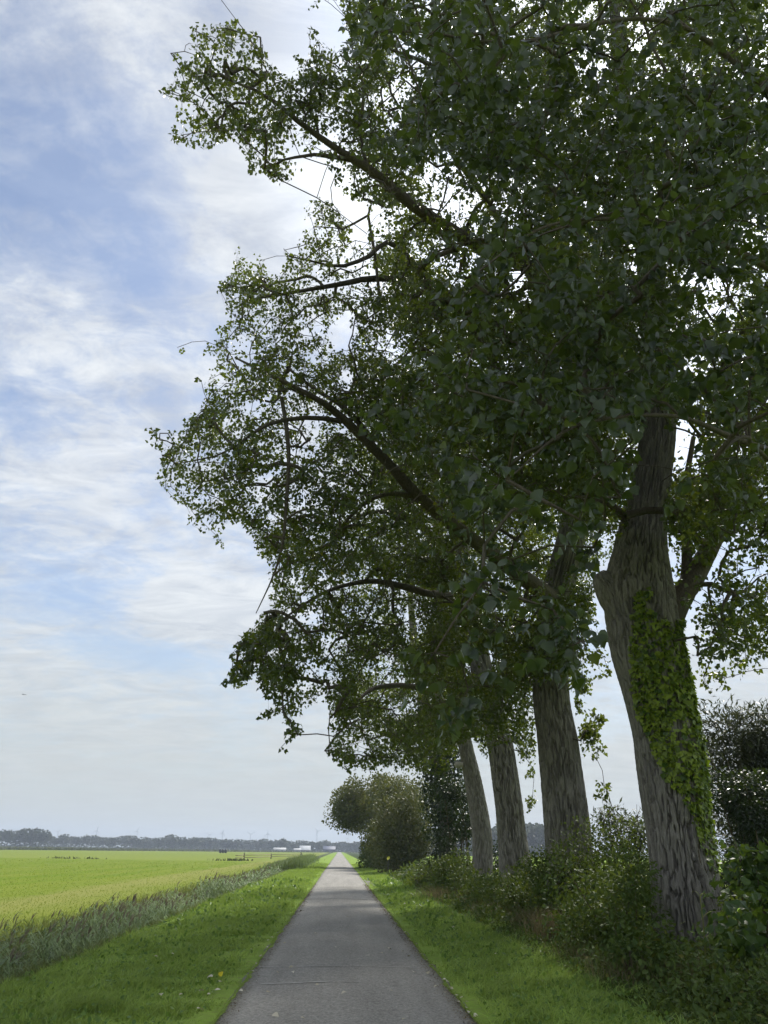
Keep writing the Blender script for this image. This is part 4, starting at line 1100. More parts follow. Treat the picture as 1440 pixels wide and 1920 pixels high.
def build_grass():
    rng = np.random.default_rng(81); mb = MB()
    for (n, xa, xb, zf, y0, y1, hh, det) in [(54000, -5.05, -1.22, left_z, 8.2, 24, 0.125, True), (44000, 1.53, 4.3, right_z, 8.2, 24, 0.105, True),
                                        (60000, -5.1, -1.22, left_z, 24, 110, 0.14, False), (50000, 1.53, 5.0, right_z, 24, 110, 0.12, False)]:
        y = ysample(rng, n, y0, y1); x = rng.uniform(xa, xb, n)
        # thinner on the trodden edge of the road, taller in tufts
        edge = np.minimum(np.abs(x+1.25), np.abs(x-1.55))
        tuft = vnoise(x*2.3+90, y*2.3+20, seed=15); patch = vnoise(x*0.7+90, y*0.45+20, seed=16)
        keep = rng.random(n) < np.clip(0.30+edge*1.4, 0, 1)
        h = hh*(0.40+0.8*np.clip(tuft+0.3, 0, 1.3)+0.45*np.clip(patch, -0.6, 1))*rng.uniform(0.5, 1.3, n)*np.clip(0.35+edge*1.1, 0, 1)
        h *= np.where(y > 24, 1+0.004*(y-24), 1)
        w = np.maximum(0.013, 0.0009*y)*rng.uniform(0.6, 1.4, n)
        z = zf(x, y)
        P = np.stack([x, y, z-0.01], 1)[keep]
        V, F_, k = blades(P, h[keep], w[keep], np.array([0.12, -0.05, 0]), rng, det, 0.6)
        mb.add(V, F_, rnd=np.repeat(np.clip(rng.random(len(P))*0.55+0.20*(patch[keep]+0.9)+0.22*(tuft[keep]+0.4), 0, 0.80), k))
    link('grass', mb.mesh('grass'), M_GRASS, label='green verge grass on both sides of the road', cat='grass', kind='stuff')
    # taller tufts, broad-leaved weeds and blades creeping over the asphalt edge
    mb = MB()
    for side, zf in ((-1, left_z), (1, right_z)):
        nt = 420; ty = ysample(rng, nt, 8.4, 60, 1.7); tx = (rng.uniform(-4.9, -1.5, nt) if side < 0 else rng.uniform(1.8, 4.2, nt))
        k_ = rng.integers(12, 34, nt); ti = np.repeat(np.arange(nt), k_); m = len(ti)
        x = tx[ti]+rng.normal(size=m)*0.07; y = ty[ti]+rng.normal(size=m)*0.07; hs = rng.uniform(0.5, 1.3, nt)[ti]
        P = np.stack([x, y, zf(x, y)-0.01], 1)
        V, F_, k = blades(P, 0.20*hs*rng.uniform(0.5, 1.2, m), np.maximum(0.012, 0.0008*y), np.array([0.25, -0.1, 0]), rng, True, 0.7)
        mb.add(V, F_, rnd=np.repeat(np.clip(rng.random(nt)[ti]*0.6+rng.random(m)*0.25, 0, 0.8), k))
        ne = 5200; y = ysample(rng, ne, 8.3, 60, 1.5); ragged = 0.10*np.clip(vnoise(y*2.1+3, y*0+side+7, seed=23), 0, 1)
        x = (-1.23 + 0.7*ragged*rng.random(ne) if side < 0 else 1.53 - 0.7*ragged*rng.random(ne)); P = np.stack([x, y, np.full(ne, -0.005)], 1)
        V, F_, k = blades(P, 0.04*rng.uniform(0.4, 1.5, ne), np.maximum(0.010, 0.0008*y), np.array([-0.35*side, 0, 0]), rng, True, 0.7)
        mb.add(V, F_, rnd=np.repeat(rng.random(ne)*0.5, k))
    link('grass_tufts', mb.mesh('grass_tufts'), M_GRASS, label='taller grass tufts and blades creeping over the road edge', cat='grass', kind='stuff')
    mb = MB(); n = 5200; sgn = rng.random(n) < 0.5
    y = ysample(rng, n, 8.4, 50, 1.7); cxx = np.round(rng.uniform(0, 1, n)*40)/40 + rng.normal(size=n)*0.02
    y = np.round(y*3)/3 + rng.normal(size=n)*0.05
    x = np.where(sgn, -4.8+cxx*3.3, 1.75+cxx*2.3)
    P = np.stack([x, y, np.where(sgn, left_z(x, y), right_z(x, y))+0.03+rng.random(n)*0.06], 1)
    A = rand_dirs(rng, n, (0, 0, 0.3), 1.0); Nn = rand_dirs(rng, n, (0, -0.2, 1), 1.5)
    V, Fc = leaf_cloud(P, A, Nn, np.maximum(0.05, 0.004*y)*rng.uniform(0.6, 1.5, n), OVAL_T, OVAL_F); mb.add(V, Fc, rnd=np.repeat(rng.random(n), len(OVAL_T)))
    link('verge_weeds', mb.mesh('verge_weeds'), mat_leaf('weed_leaf', (0.06, 0.13, 0.025), (0.16, 0.26, 0.05), (0.2, 0.3, 0.04), 0.5, 0.3, 0.3), label='small broad-leaved weeds in the verge grass', cat='weeds', kind='stuff')
    # brown leaf crumbs and grit gathered along the asphalt edges
    mb = MB(); n = 3600; sgn = rng.random(n) < 0.35
    y = ysample(rng, n, 8.4, 45, 1.6); off = np.abs(rng.normal(size=n))*0.10
    x = np.where(sgn, -1.20+off*0.7, 1.52-off); z = np.interp(x, [-1.2, -1.1, -0.8, 0.15, 1.1, 1.4, 1.5], [0.004, 0.010, 0.020, 0.034, 0.020, 0.012, 0.006])
    P = np.stack([x, y, z+0.004], 1); A = rand_dirs(rng, n); A[:, 2] *= 0.2; Nn = rand_dirs(rng, n, (0, 0, 1), 3.0)
    V, Fc = leaf_cloud(P, A, Nn, np.maximum(0.022, 0.0018*y)*rng.uniform(0.4, 1.3, n), OVAL_T, OVAL_F); mb.add(V, Fc, rnd=np.repeat(rng.random(n), len(OVAL_T)))
    link('leaf_litter', mb.mesh('leaf_litter'), mat_leaf('litter', (0.06, 0.045, 0.025), (0.24, 0.19, 0.11), (0.2, 0.15, 0.08), 0.8, 0.1, 0.1), label='brown leaf crumbs along the asphalt edges', cat='litter', kind='stuff')
    # stubble of the mown field close by
    mb = MB(); n = 46000
    y = ysample(rng, n, 13, 130, 1.5); x = -7.2 - rng.random(n)**1.4*np.maximum(6, y*0.62)
    P = np.stack([x, y, np.where(x < -7.25, -0.275, left_z(np.maximum(x, -7.25), y)-0.01)], 1)
    V, F_, k = blades(P, 0.035*rng.uniform(0.5, 1.6, n)*(1+0.004*y), np.maximum(0.008, 0.0008*y), np.zeros(3), rng, False)
    mb.add(V, F_, rnd=np.repeat(rng.random(n), k))
    link('field_stubble', mb.mesh('field_stubble'), mat_leaf('stubble', (0.12, 0.18, 0.013), (0.175, 0.215, 0.03), (0.22, 0.34, 0.02), 0.7, 0.3, 0.1), label='short mown grass of the bright field', cat='grass', kind='stuff')
    # dry stalks along the foot of the undergrowth
    mb = MB()
    spots = [(1020, 1768, 0.5, 900, .75), (985, 1750, 0.45, 500, .6), (1150, 1850, 0.5, 300, .45), (1230, 1870, 0.45, 200, .5), (920, 1722, 0.7, 300, .5), (875, 1700, 0.8, 250, .5), (1080, 1810, 0.5, 400, .4),
             (820, 1690, 0.9, 400, .6), (1330, 1880, 0.5, 400, .6), (1060, 1775, 0.5, 500, .7)]
    for px, py, rad, n, hh in spots:
        g = ground_at(px, py)
        x = g[0]+0.25+rng.normal(size=n)*rad*0.5; y = g[1]+rng.normal(size=n)*rad*0.9
        P = np.stack([x, y, right_z(x, y)-0.01], 1)
        V, F_, k = blades(P, hh*rng.uniform(0.4, 1.25, n), np.maximum(0.006, 0.0005*y), np.array([-0.15, -0.1, 0]), rng, True)
        mb.add(V, F_, rnd=np.repeat(rng.random(n), k))
    link('dry_grass', mb.mesh('dry_grass'), M_DRY, label='straw-coloured dry grass along the foot of the brambles', cat='grass', kind='stuff')
    # weeds and low green cover under the trees
    mb = MB(); n = 60000
    y = ysample(rng, n, 8.5, 60, 1.6); x = 3.5 + 6.5*rng.random(n)**1.25
    P = np.stack([x, y, right_z(x, y)+rng.random(n)**1.1*np.clip((x-3.45)*0.62, 0.04, 1.0)*np.where((y < 16.5) & (x > 4.9) & (x < 7.6), 0.35, 1.0)*(0.75+0.5*vnoise(x*1.1+30, y*0.9+11, seed=66))], 1)
    A = rand_dirs(rng, n, (0, 0, 0.2), 1.0); Nn = rand_dirs(rng, n, (0, -0.3, 1), 1.2)
    V, Fc = leaf_cloud(P, A, Nn, np.maximum(0.07, 0.0045*y)*rng.uniform(0.6, 1.3, n), OVAL_LO, LEAF_LO_F)
    mb.add(V, Fc, rnd=np.repeat(rng.random(n), len(OVAL_LO)))
    link('undergrowth', mb.mesh('undergrowth'), M_BRAMBLE, label='low leafy ground cover under the poplars', cat='ground cover', kind='stuff')
build_grass()

def build_reeds():
    rng = np.random.default_rng(91); mb = MB(); pl = MB()
    n = 4800
    y = ysample(rng, n, 8.5, 120, 1.75); x = rng.uniform(-6.95, -5.2, n)
    dens = vnoise(x*0.6+40, y*0.5+10, seed=33)
    keep = rng.random(n) < np.clip(0.75+0.9*dens, 0.12, 1); x, y, dens = x[keep], y[keep], dens[keep]; n = len(x)
    z = left_z(x, y)
    H = 1.06*(0.80+0.38*vnoise(x*0.5+7, y*0.35+3, seed=34))*rng.uniform(0.75, 1.12, n)*np.where(x > -5.4, 0.7, np.where(x < -6.6, 0.8, 1.0))
    lean = np.stack([0.20+0.12*rng.normal(size=n), -0.10+0.12*rng.normal(size=n), np.zeros(n)], 1)
    W = np.maximum(0.008, 0.0006*y)
    B0 = np.stack([x, y, z], 1)
    # stalk as a narrow blade, then long leaves leaving it in turn and nodding downwind
    V, F_, k = blades(B0, H, W*0.9, np.zeros(3), rng, True)
    mb.add(V, F_, rnd=np.repeat(rng.random(n)*0.5+0.4, k))
    nl = 7
    li = np.repeat(np.arange(n), nl); m = len(li)
    u = np.tile(np.linspace(0.28, 0.95, nl), n)+rng.uniform(-0.05, 0.05, m)
    P = B0[li] + np.stack([lean[li, 0]*u**2*H[li]*0.4, lean[li, 1]*u**2*H[li]*0.4, u*H[li]*0.92], 1)
    az = rng.normal(0.15, 1.2, m)
    hd = np.stack([np.cos(az), np.sin(az), np.zeros(m)], 1); sd = np.stack([-np.sin(az), np.cos(az), np.zeros(m)], 1)
    Ln = rng.uniform(0.25, 0.5, m)*np.where(u > 0.9, 0.7, 1); ww = np.maximum(0.026, 0.0011*y[li])*rng.uniform(0.8, 1.2, m)
    t = np.array([0, 0, 0.45, 0.45, 1.0]); sx = np.array([-0.35, 0.35, -0.5, 0.5, 0])
    rise = rng.uniform(0.25, 0.95, m)
    V = P[:, None, :] + Ln[:, None, None]*(t[None, :, None]*hd[:, None, :]*0.85) + (ww[:, None]*sx[None, :])[:, :, None]*sd[:, None, :]
    V[:, :, 2] += Ln[:, None]*(rise[:, None]*t[None, :]-(rise[:, None]+0.28)*(t**2.2)[None, :])
    mb.add(V.reshape(-1, 3), (BLADE_F[None]+(np.arange(m)*5)[:, None, None]).reshape(-1, 3), rnd=np.repeat(rng.random(m), 5))
    link('reeds', mb.mesh('reeds'), M_REED, label='grey-green reeds filling the roadside ditch', cat='reeds', kind='stuff')
    ti = np.nonzero(rng.random(n) < 0.2)[0]
    for q in range(5):
        Pq = B0[ti] + np.stack([lean[ti, 0]*0.4*H[ti], lean[ti, 1]*0.4*H[ti], H[ti]*(0.90+0.02*q)], 1)
        V, F_, k = blades(Pq, 0.20*rng.uniform(0.6, 1.2, len(ti)), np.maximum(0.02, 0.0009*y[ti]), np.array([0.75, -0.25, 0]), rng, True)
        pl.add(V, F_, rnd=np.repeat(rng.random(len(ti)), k))
    link('reed_plumes', pl.mesh('reed_plumes'), M_PLUME, label='nodding brownish plumes on the ditch reeds', cat='reeds', kind='stuff')
    # pale seeding grass along the bank
    mb = MB(); n = 9000
    y = ysample(rng, n, 10, 130, 1.5); x = np.where(rng.random(n) < 0.5, rng.uniform(-5.25, -4.95, n), rng.uniform(-7.6, -6.9, n))
    P = np.stack([x, y, left_z(x, y)-0.02], 1)
    V, F_, k = blades(P, 0.42*rng.uniform(0.5, 1.3, n), np.maximum(0.007, 0.0006*y), np.array([0.2, -0.1, 0]), rng, True)
    mb.add(V, F_, rnd=np.repeat(rng.random(n), k))
    link('bank_grass', mb.mesh('bank_grass'), mat_leaf('bank_blade', (0.07, 0.12, 0.025), (0.20, 0.22, 0.085), (0.26, 0.28, 0.08), 0.65, 0.3, 0.2), label='pale seeding grass on the ditch banks', cat='grass', kind='stuff')
    # bushy reed clump where the ditch nears the gate
    mb = MB(); n = 9000
    y = rng.uniform(82, 150, n); x = rng.normal(-5.4, 0.9, n) - (y-82)*0.012
    P = np.stack([x, y, left_z(np.clip(x, -8.4, -1.2), y)], 1)
    V, F_, k = blades(P, 1.75*rng.uniform(0.5, 1.15, n)*np.clip(1.15-np.abs(x+5.4)/3.5, 0.3, 1), np.full(n, 0.075), np.array([0.15, -0.1, 0]), rng, True)
    mb.add(V, F_, rnd=np.repeat(rng.random(n), k))
    link('tall_reeds', mb.mesh('tall_reeds'), M_REED, label='taller reed clump where the ditch meets the field gate', cat='reeds', kind='stuff')
build_reeds()

# a maize-like stalk standing in the corner
def stalk():
    rng = np.random.default_rng(95); b = ground_at(1322, 1860); b[2] = 0
    b = at(1322, 1850, 11.6); b[2] = 0.02
    top = at(1312, 1680, 11.6)
    root = empty('tall_weed', tuple(b), 'single yellowish stalk with long strap leaves before the trunk foot', 'weed')
    mb = MB(); t = np.linspace(0, 1, 8)[:, None]; mb.tube(b + t*(top-b) + np.array([0.03, 0, 0])*np.sin(t*3), np.linspace(0.013, 0.006, 8), 6)
    mw = mat_leaf('stalk_green', (0.14, 0.17, 0.04), (0.24, 0.25, 0.07), (0.30, 0.32, 0.06), 0.5, 0.3, 0.3)
    part('stem', mb.mesh('stem', True), mw, root)
    for u, az, L in [(0.35, 2.8, 0.34), (0.5, 0.3, 0.36), (0.62, 3.3, 0.42), (0.74, 0.1, 0.40), (0.86, 2.9, 0.32), (0.97, 0.9, 0.26), (1.0, 2.0, 0.22)]:
        p = b + u*(top-b); hd = np.array([math.cos(az), math.sin(az)*0.5, 0]); sd = np.array([-math.sin(az), math.cos(az), 0])
        tt = np.linspace(0, 1, 7); c = p + L*(tt[:, None]*hd*0.8); c[:, 2] += L*(0.9*tt-0.75*tt**2)
        w = 0.024*np.sin(np.clip(tt*0.9+0.1, 0, 1)*math.pi)**0.7+0.002
        v = np.vstack([c-sd*w[:, None]*0.5, c+sd*w[:, None]*0.5]); j = np.arange(6)
        part('leaf', mesh_np('leaf', v, np.stack([j, j+1, j+8, j+7], -1), True), mw, root)
stalk()

# ------------------------------------------------------------------ fallen leaves
M_FALLEN = mat_leaf('fallen_leaf', (0.36, 0.32, 0.22), (0.62, 0.58, 0.47), (0.4, 0.35, 0.2), 0.6, 0.15, 0.3)
M_FALLEN_Y = mat_leaf('yellow_leaf', (0.62, 0.50, 0.02), (0.70, 0.58, 0.03), (0.6, 0.5, 0.05), 0.5, 0.2, 0.3)
def fallen():
    rng = np.random.default_rng(97); lm = leaf_meshes(M_FALLEN)
    road = [(457, 1762), (503, 1762), (532, 1769), (508, 1757), (470, 1780), (482, 1806), (516, 1823), (549, 1816), (549, 1825), (480, 1841), (512, 1906), (552, 1789), (594, 1753), (628, 1780), (692, 1795), (713, 1790),
            (728, 1781), (756, 1785), (766, 1793), (775, 1825), (821, 1851), (834, 1862), (805, 1826), (592, 1852), (500, 1864), (648, 1866), (688, 1752), (560, 1735), (650, 1722), (676, 1712), (760, 1915), (735, 1862), (565, 1915),
            (640, 1774), (455, 1858)]
    edge = [(780, 1770), (790, 1790), (812, 1810), (826, 1826), (838, 1842), (850, 1856), (866, 1872), (872, 1880), (882, 1898), (893, 1908), (758, 1748), (770, 1762), (800, 1800), (856, 1868), (876, 1890), (502, 1776), (490, 1794),
            (470, 1822), (452, 1836), (862, 1880), (888, 1904), (830, 1838), (845, 1852)]
    grass = [(398, 1846), (410, 1856), (402, 1872), (392, 1880), (372, 1874), (368, 1910), (340, 1880), (300, 1880), (320, 1800), (288, 1805), (852, 1752), (905, 1790), (930, 1800), (1010, 1860), (848, 1746), (760, 1700), (932, 1838)]
    for lst, lab, grp, dz in ((road, 'pale fallen poplar leaf lying out on the grey asphalt', 'fallen leaves on the asphalt', 0.012), (edge, 'pale fallen poplar leaf gathered at the asphalt edge', 'fallen leaves along the road edge', 0.02),
                              (grass, 'pale fallen poplar leaf lying in the verge grass', 'fallen leaves in the verge', 0.10)):
        for k, (px, py) in enumerate(lst):
            g = ground_at(px, py, 0.02)
            z = (road_z(g[0])+0.004 if -1.15 < g[0] < 1.45 else 0.0) + dz
            a = rng.uniform(0, 2*math.pi); A = np.array([math.cos(a), math.sin(a), 0.12*rng.normal()]); Nn = np.array([0.25*rng.normal(), 0.25*rng.normal()-0.12, 1.0])
            place_leaf('fallen_leaf', lm[k % 4], np.array([g[0], g[1], z+0.01]), A, Nn, rng.uniform(0.04, 0.08), None, label=lab, cat='leaf', group=grp)
    g = ground_at(411, 1833, 0.1)
    place_leaf('fallen_leaf', leaf_meshes(M_FALLEN_Y)[1], np.array([g[0], g[1], 0.12]), np.array([0.6, 0.3, 0.7]), np.array([0.1, -0.9, 0.5]), 0.07, None, label='bright yellow fallen leaf standing in the left verge', cat='leaf')
fallen()

# ------------------------------------------------------------------ far away: tree lines, barns, turbines, bales, gate, aircraft
def far_tree_mesh(seed, tall=1.0):
    rng = np.random.default_rng(seed)
    lumps = 16; d = unit(rng.normal(size=(lumps, 3))); d[:, 2] = d[:, 2]*0.75+0.1
    lc = d*rng.uniform(0.25, 0.62, (lumps, 1))*np.array([0.46, 0.46, 0.40*tall]) + np.array([0, 0, 0.60])
    n = 420; ci = rng.integers(0, lumps, n); dd = unit(rng.normal(size=(n, 3)))
    P = lc[ci] + dd*rng.uniform(0.11, 0.19, (n, 1))
    low = rng.random(n) < 0.16; P[low, 2] = rng.uniform(0.02, 0.35, low.sum()); P[low, :2] *= 1.5
    V, Fc = leaf_cloud(P, dd + 0.5*rng.normal(size=(n, 3)), rng.normal(size=(n, 3))+dd, rng.uniform(0.06, 0.12, n), OVAL_T*np.array([2.0, 1, 1]), OVAL_F)
    mb = MB(); mb.add(V, Fc, rnd=np.repeat(rng.random(n), len(OVAL_T)))
    cr = mb.mesh('crown'); cr.materials.append(M_FAR)
    mt = MB(); mt.tube(np.array([(0, 0, -0.02), (0.01, 0, 0.2), (0, 0.01, 0.45), (0.0, 0, 0.7)]), [0.032, 0.026, 0.02, 0.01], 7)
    for q in lc[:6]: mt.tube(np.array([(0, 0, 0.35), q*np.array([.5, .5, .8]), q]), [0.012, 0.01, 0.005], 5)
    tr = mt.mesh('trunk', True); tr.materials.append(M_LIMB)
    return cr, tr
FARM = [far_tree_mesh(200+k, 1.0 if k < 4 else 1.15) for k in range(6)]
def far_tree(x, y, z, h, w, k, label, group, rz):
    root = empty('far_tree', (x, y, z), label, 'tree', group)
    root.rotation_euler = (0, 0, rz); root.scale = (w, w, h)
    for nm, me in (('crown', FARM[k % 6][0]), ('trunk', FARM[k % 6][1])):
        o = bpy.data.objects.new(nm, me); COL.objects.link(o); o.parent = root
GZ = -1.15
def hpx(px, py_top, Y):                     # height above the far ground that reaches py_top
    return at(px, py_top, Y)[2] - GZ
def build_far_trees():
    rng = random.Random(5)
    # the dense tall clump at the left end
    for px, top, Y in [(-14, 1556, 780), (4, 1553, 800), (14, 1556, 760), (28, 1556, 790), (38, 1553, 770), (48, 1551, 800), (58, 1551, 780), (68, 1552, 790), (78, 1554, 770), (86, 1560, 800)]:
        p = at(px, 1580, Y); h = hpx(px, top, Y); far_tree(p[0], Y, GZ, h, h*rng.uniform(0.85, 1.05), rng.randrange(6), 'tall dark tree in the dense clump at the left end of the horizon', 'tall clump on the horizon', rng.uniform(0, 6))
    tops = [(96, 1566), (104, 1568), (114, 1564), (121, 1563), (132, 1566), (142, 1567), (150, 1568), (162, 1565), (172, 1565), (184, 1568), (195, 1568), (206, 1569), (216, 1568), (228, 1566), (238, 1564), (248, 1567),
            (260, 1571), (270, 1569), (280, 1571), (291, 1569), (300, 1569), (312, 1568), (322, 1563), (332, 1568), (342, 1568), (354, 1569), (364, 1568), (374, 1568), (386, 1570), (396, 1569), (408, 1571), (420, 1570),
            (430, 1572), (442, 1571), (452, 1573), (462, 1574), (474, 1574), (486, 1573), (496, 1572), (508, 1575), (520, 1574), (530, 1571), (540, 1575), (552, 1577), (562, 1575), (574, 1576), (586, 1577), (598, 1577),
            (609, 1573), (620, 1578), (632, 1578), (644, 1578), (656, 1579), (668, 1577), (680, 1578), (692, 1579)]
    for k, (px, top) in enumerate(tops):
        Y = 900 + rng.uniform(-50, 70); p = at(px, 1580, Y); h = hpx(px, top+rng.uniform(-1, 1.5), Y)
        far_tree(p[0], Y, GZ, h, h*rng.uniform(0.95, 1.35), rng.randrange(6), 'small hazy tree in the long tree line along the horizon', 'tree line on the horizon', rng.uniform(0, 6))
    for k in range(64):                      # a second rank closing the line
        px = 250 + k*7.2 + rng.uniform(-3, 3); Y = 1010 + rng.uniform(-40, 40); p = at(px, 1580, Y); h = hpx(px, 1576+rng.uniform(-2, 3)+px*0.004, Y)
        far_tree(p[0], Y, GZ, h, h*rng.uniform(1.1, 1.5), rng.randrange(6), 'faint tree in the rear rank of the horizon tree line', 'rear rank of the horizon tree line', rng.uniform(0, 6))
    for k in range(30):                      # the wood beyond the right-hand field
        px = 790 + k*9.4 + rng.uniform(-4, 4); Y = 500 + rng.uniform(-30, 50); p = at(px, 1580, Y)
        h = hpx(px, 1556 - (px-800)*0.06 + rng.uniform(-4, 6), Y)
        far_tree(p[0], Y, -0.6, h, h*rng.uniform(0.9, 1.3), rng.randrange(6), 'bluish hazy tree of the wood seen between the poplar trunks', 'wood beyond the right-hand field', rng.uniform(0, 6))
build_far_trees()

def barn(label, px0, px1, ybase, ytop, Y, wall, roof, depth, roof_share, doors=2):
    a = at(px0, ybase, Y); b = at(px1, ybase, Y); top = at((px0+px1)/2, ytop, Y)[2]
    w = b[0]-a[0]; cx = (a[0]+b[0])/2; H = top-GZ; hw = H*(1-roof_share)
    root = empty('barn', (cx, Y, GZ), label, 'building')
    mb = MB(); mb.box((cx, Y+depth/2, GZ+hw/2), (w, depth, hw)); part('wall', mb.mesh('wall'), wall, root)
    e = 0.4; z0 = GZ+hw
    v = [(cx-w/2-e, Y-e, z0), (cx+w/2+e, Y-e, z0), (cx+w/2+e, Y+depth+e, z0), (cx-w/2-e, Y+depth+e, z0), (cx-w/2-e, Y+depth/2, top), (cx+w/2+e, Y+depth/2, top)]
    mb = MB(); mb.add(v, [(0, 1, 5, 4), (2, 3, 4, 5)], [(3, 0, 4), (1, 2, 5)]); part('roof', mb.mesh('roof'), roof, root)
    for k in range(doors):
        mb = MB(); mb.box((cx-w/2+w*(k+0.5)/doors, Y-0.05, GZ+hw*0.4), (w*0.18, 0.1, hw*0.75)); part('door', mb.mesh('door'), mat_plain('barn_door', (0.12, 0.12, 0.13), 0.8), root)
WHITEW = mat_plain('white_sheet', (0.36, 0.37, 0.375), 0.6, 0.3, 0.06, 0.5)
GREYROOF = mat_plain('fibre_roof', (0.42, 0.44, 0.46), 0.8, 0.2, 0.1, 0.4)
DARKROOF = mat_plain('blue_roof', (0.05, 0.06, 0.11), 0.6, 0.4, 0.15, 0.4)
DARKWALL = mat_plain('blue_wall', (0.06, 0.065, 0.10), 0.7, 0.3, 0.15, 0.4)
barn('long low white greenhouse shed at the foot of the tree line', 513, 535, 1594, 1589.2, 720, WHITEW, WHITEW, 8, 0.35)
barn('short white shed left of the grey-roofed barn', 551, 563, 1594.5, 1590.5, 720, WHITEW, WHITEW, 7, 0.3, 1)
barn('grey-roofed barn under the horizon trees', 562, 581, 1594, 1585.5, 760, mat_plain('brick_wall', (0.16, 0.13, 0.12), 0.8), GREYROOF, 9, 0.6)
barn('dark blue barn beside the far road', 606, 628, 1595, 1586.5, 780, DARKWALL, DARKROOF, 10, 0.45, 1)

M_TURB = mat_plain('turbine_paint', (0.5, 0.52, 0.54), 0.5, 0.3, 0.03)
def turbine(px, hub, Y, bl, ang, which):
    p = at(px, 1580, Y); zt = at(px, hub, Y)[2]
    root = empty('wind_turbine', (p[0], Y, GZ), which, 'wind turbine', 'wind turbines on the horizon')
    mb = MB(); mb.tube(np.array([(p[0], Y, GZ), (p[0], Y, (GZ+zt)/2), (p[0], Y, zt)]), [2.2, 1.7, 1.2], 10); part('tower', mb.mesh('tower', True), M_TURB, root)
    mb = MB(); mb.box((p[0], Y+1.5, zt+0.6), (2.6, 6.5, 2.6)); part('nacelle', mb.mesh('nacelle'), M_TURB, root)
    mb = MB(); mb.tube(np.array([(p[0], Y-3.2, zt+0.6), (p[0], Y-2.4, zt+0.6), (p[0], Y-1.6, zt+0.6)]), [0.3, 1.2, 1.4], 10); rotor = part('hub', mb.mesh('hub', True), M_TURB, root)
    for k in range(3):
        a = ang + k*2*math.pi/3; e = np.array([math.sin(a), 0, math.cos(a)]); s_ = np.array([math.cos(a), 0, -math.sin(a)]); c = np.array([p[0], Y-2.4, zt+0.6])
        L = bl*mpp(px, hub, Y)
        v = [c+e*1-s_*0.6, c+e*1+s_*0.6, c+e*L*0.25+s_*1.5, c+e*L+s_*0.25, c+e*L-s_*0.15, c+e*L*0.25-s_*0.7]
        v = np.array(v); w = v + np.array([0, 0.5, 0])
        mb = MB(); mb.add(np.vstack([v, w]), [(0, 1, 2, 3, 4, 5), (11, 10, 9, 8, 7, 6)], [(i, (i+1) % 6, (i+1) % 6+6, i+6) for i in range(6)])
        bo = link('blade', mb.mesh('blade'), M_TURB); bo.parent = rotor; bo.matrix_parent_inverse = rotor.matrix_parent_inverse.copy().inverted() @ rotor.matrix_parent_inverse
for k, (px, hub, bl, ang, lab) in enumerate([(106, 1560, 8, 0.7, 'faint wind turbine just beside the tall tree clump'), (179, 1558, 9, 0.1, 'second wind turbine from the tall tree clump'), (255, 1559, 9, 0.25, 'third wind turbine from the tall tree clump'),
        (391, 1566, 8, 1.0, 'wind turbine over the tree line left of the black bales'), (416, 1562, 8, 0.15, 'wind turbine straight above the black bales'), (469, 1565, 9, 1.05, 'wind turbine above the first gate post'),
        (501, 1564, 8, -0.1, 'wind turbine above the second gate post'), (594, 1559, 9, 1.3, 'wind turbine near the dark blue barn'), (652, 1572, 7, 0.3, 'wind turbine above the end of the road')]):
    turbine(px, hub, 2500, bl, ang, lab)

# silage bales wrapped in black film
M_FILM = mat_plain('black_film', (0.012, 0.013, 0.016), 0.28, 0.6, 0.3, 2.0, 0.3)
bp = ground_at(418, 1599.5, -0.268)
for k, lab in enumerate(['black wrapped bale in the field, left of the three', 'black wrapped bale in the field, middle of the three', 'black wrapped bale in the field, right of the three']):
    th = np.linspace(0, 2*math.pi, 22, endpoint=False); R_ = 0.86; rows = []
    for yy, rr in [(-0.62, 0.70), (-0.60, 0.90), (-0.5, 1.0), (-0.1, 1.02), (0.3, 1.01), (0.5, 1.0), (0.60, 0.9), (0.62, 0.70)]:
        wob = 1+0.015*np.sin(th*5+yy*7+k)
        rows.append(np.stack([np.cos(th)*R_*rr*wob*0.66, np.full_like(th, yy*1.3), np.maximum(np.sin(th)*R_*rr*wob, -0.80)], 1))
    v = np.concatenate(rows); nth = len(th)
    i = np.arange(7)[:, None]*nth; j = np.arange(nth)[None, :]; k2 = (j+1) % nth
    q = np.stack([i+j, i+k2, i+nth+k2, i+nth+j], -1).reshape(-1, 4)
    caps = np.array([list(range(nth))[::-1], [7*nth+x for x in range(nth)]])
    link('silage_bale', mesh_np('silage_bale', v, [q, caps], True), M_FILM, label=lab, cat='bale', group='black silage bales', loc=(bp[0]+(k-1)*1.17, bp[1], -0.268+0.80))

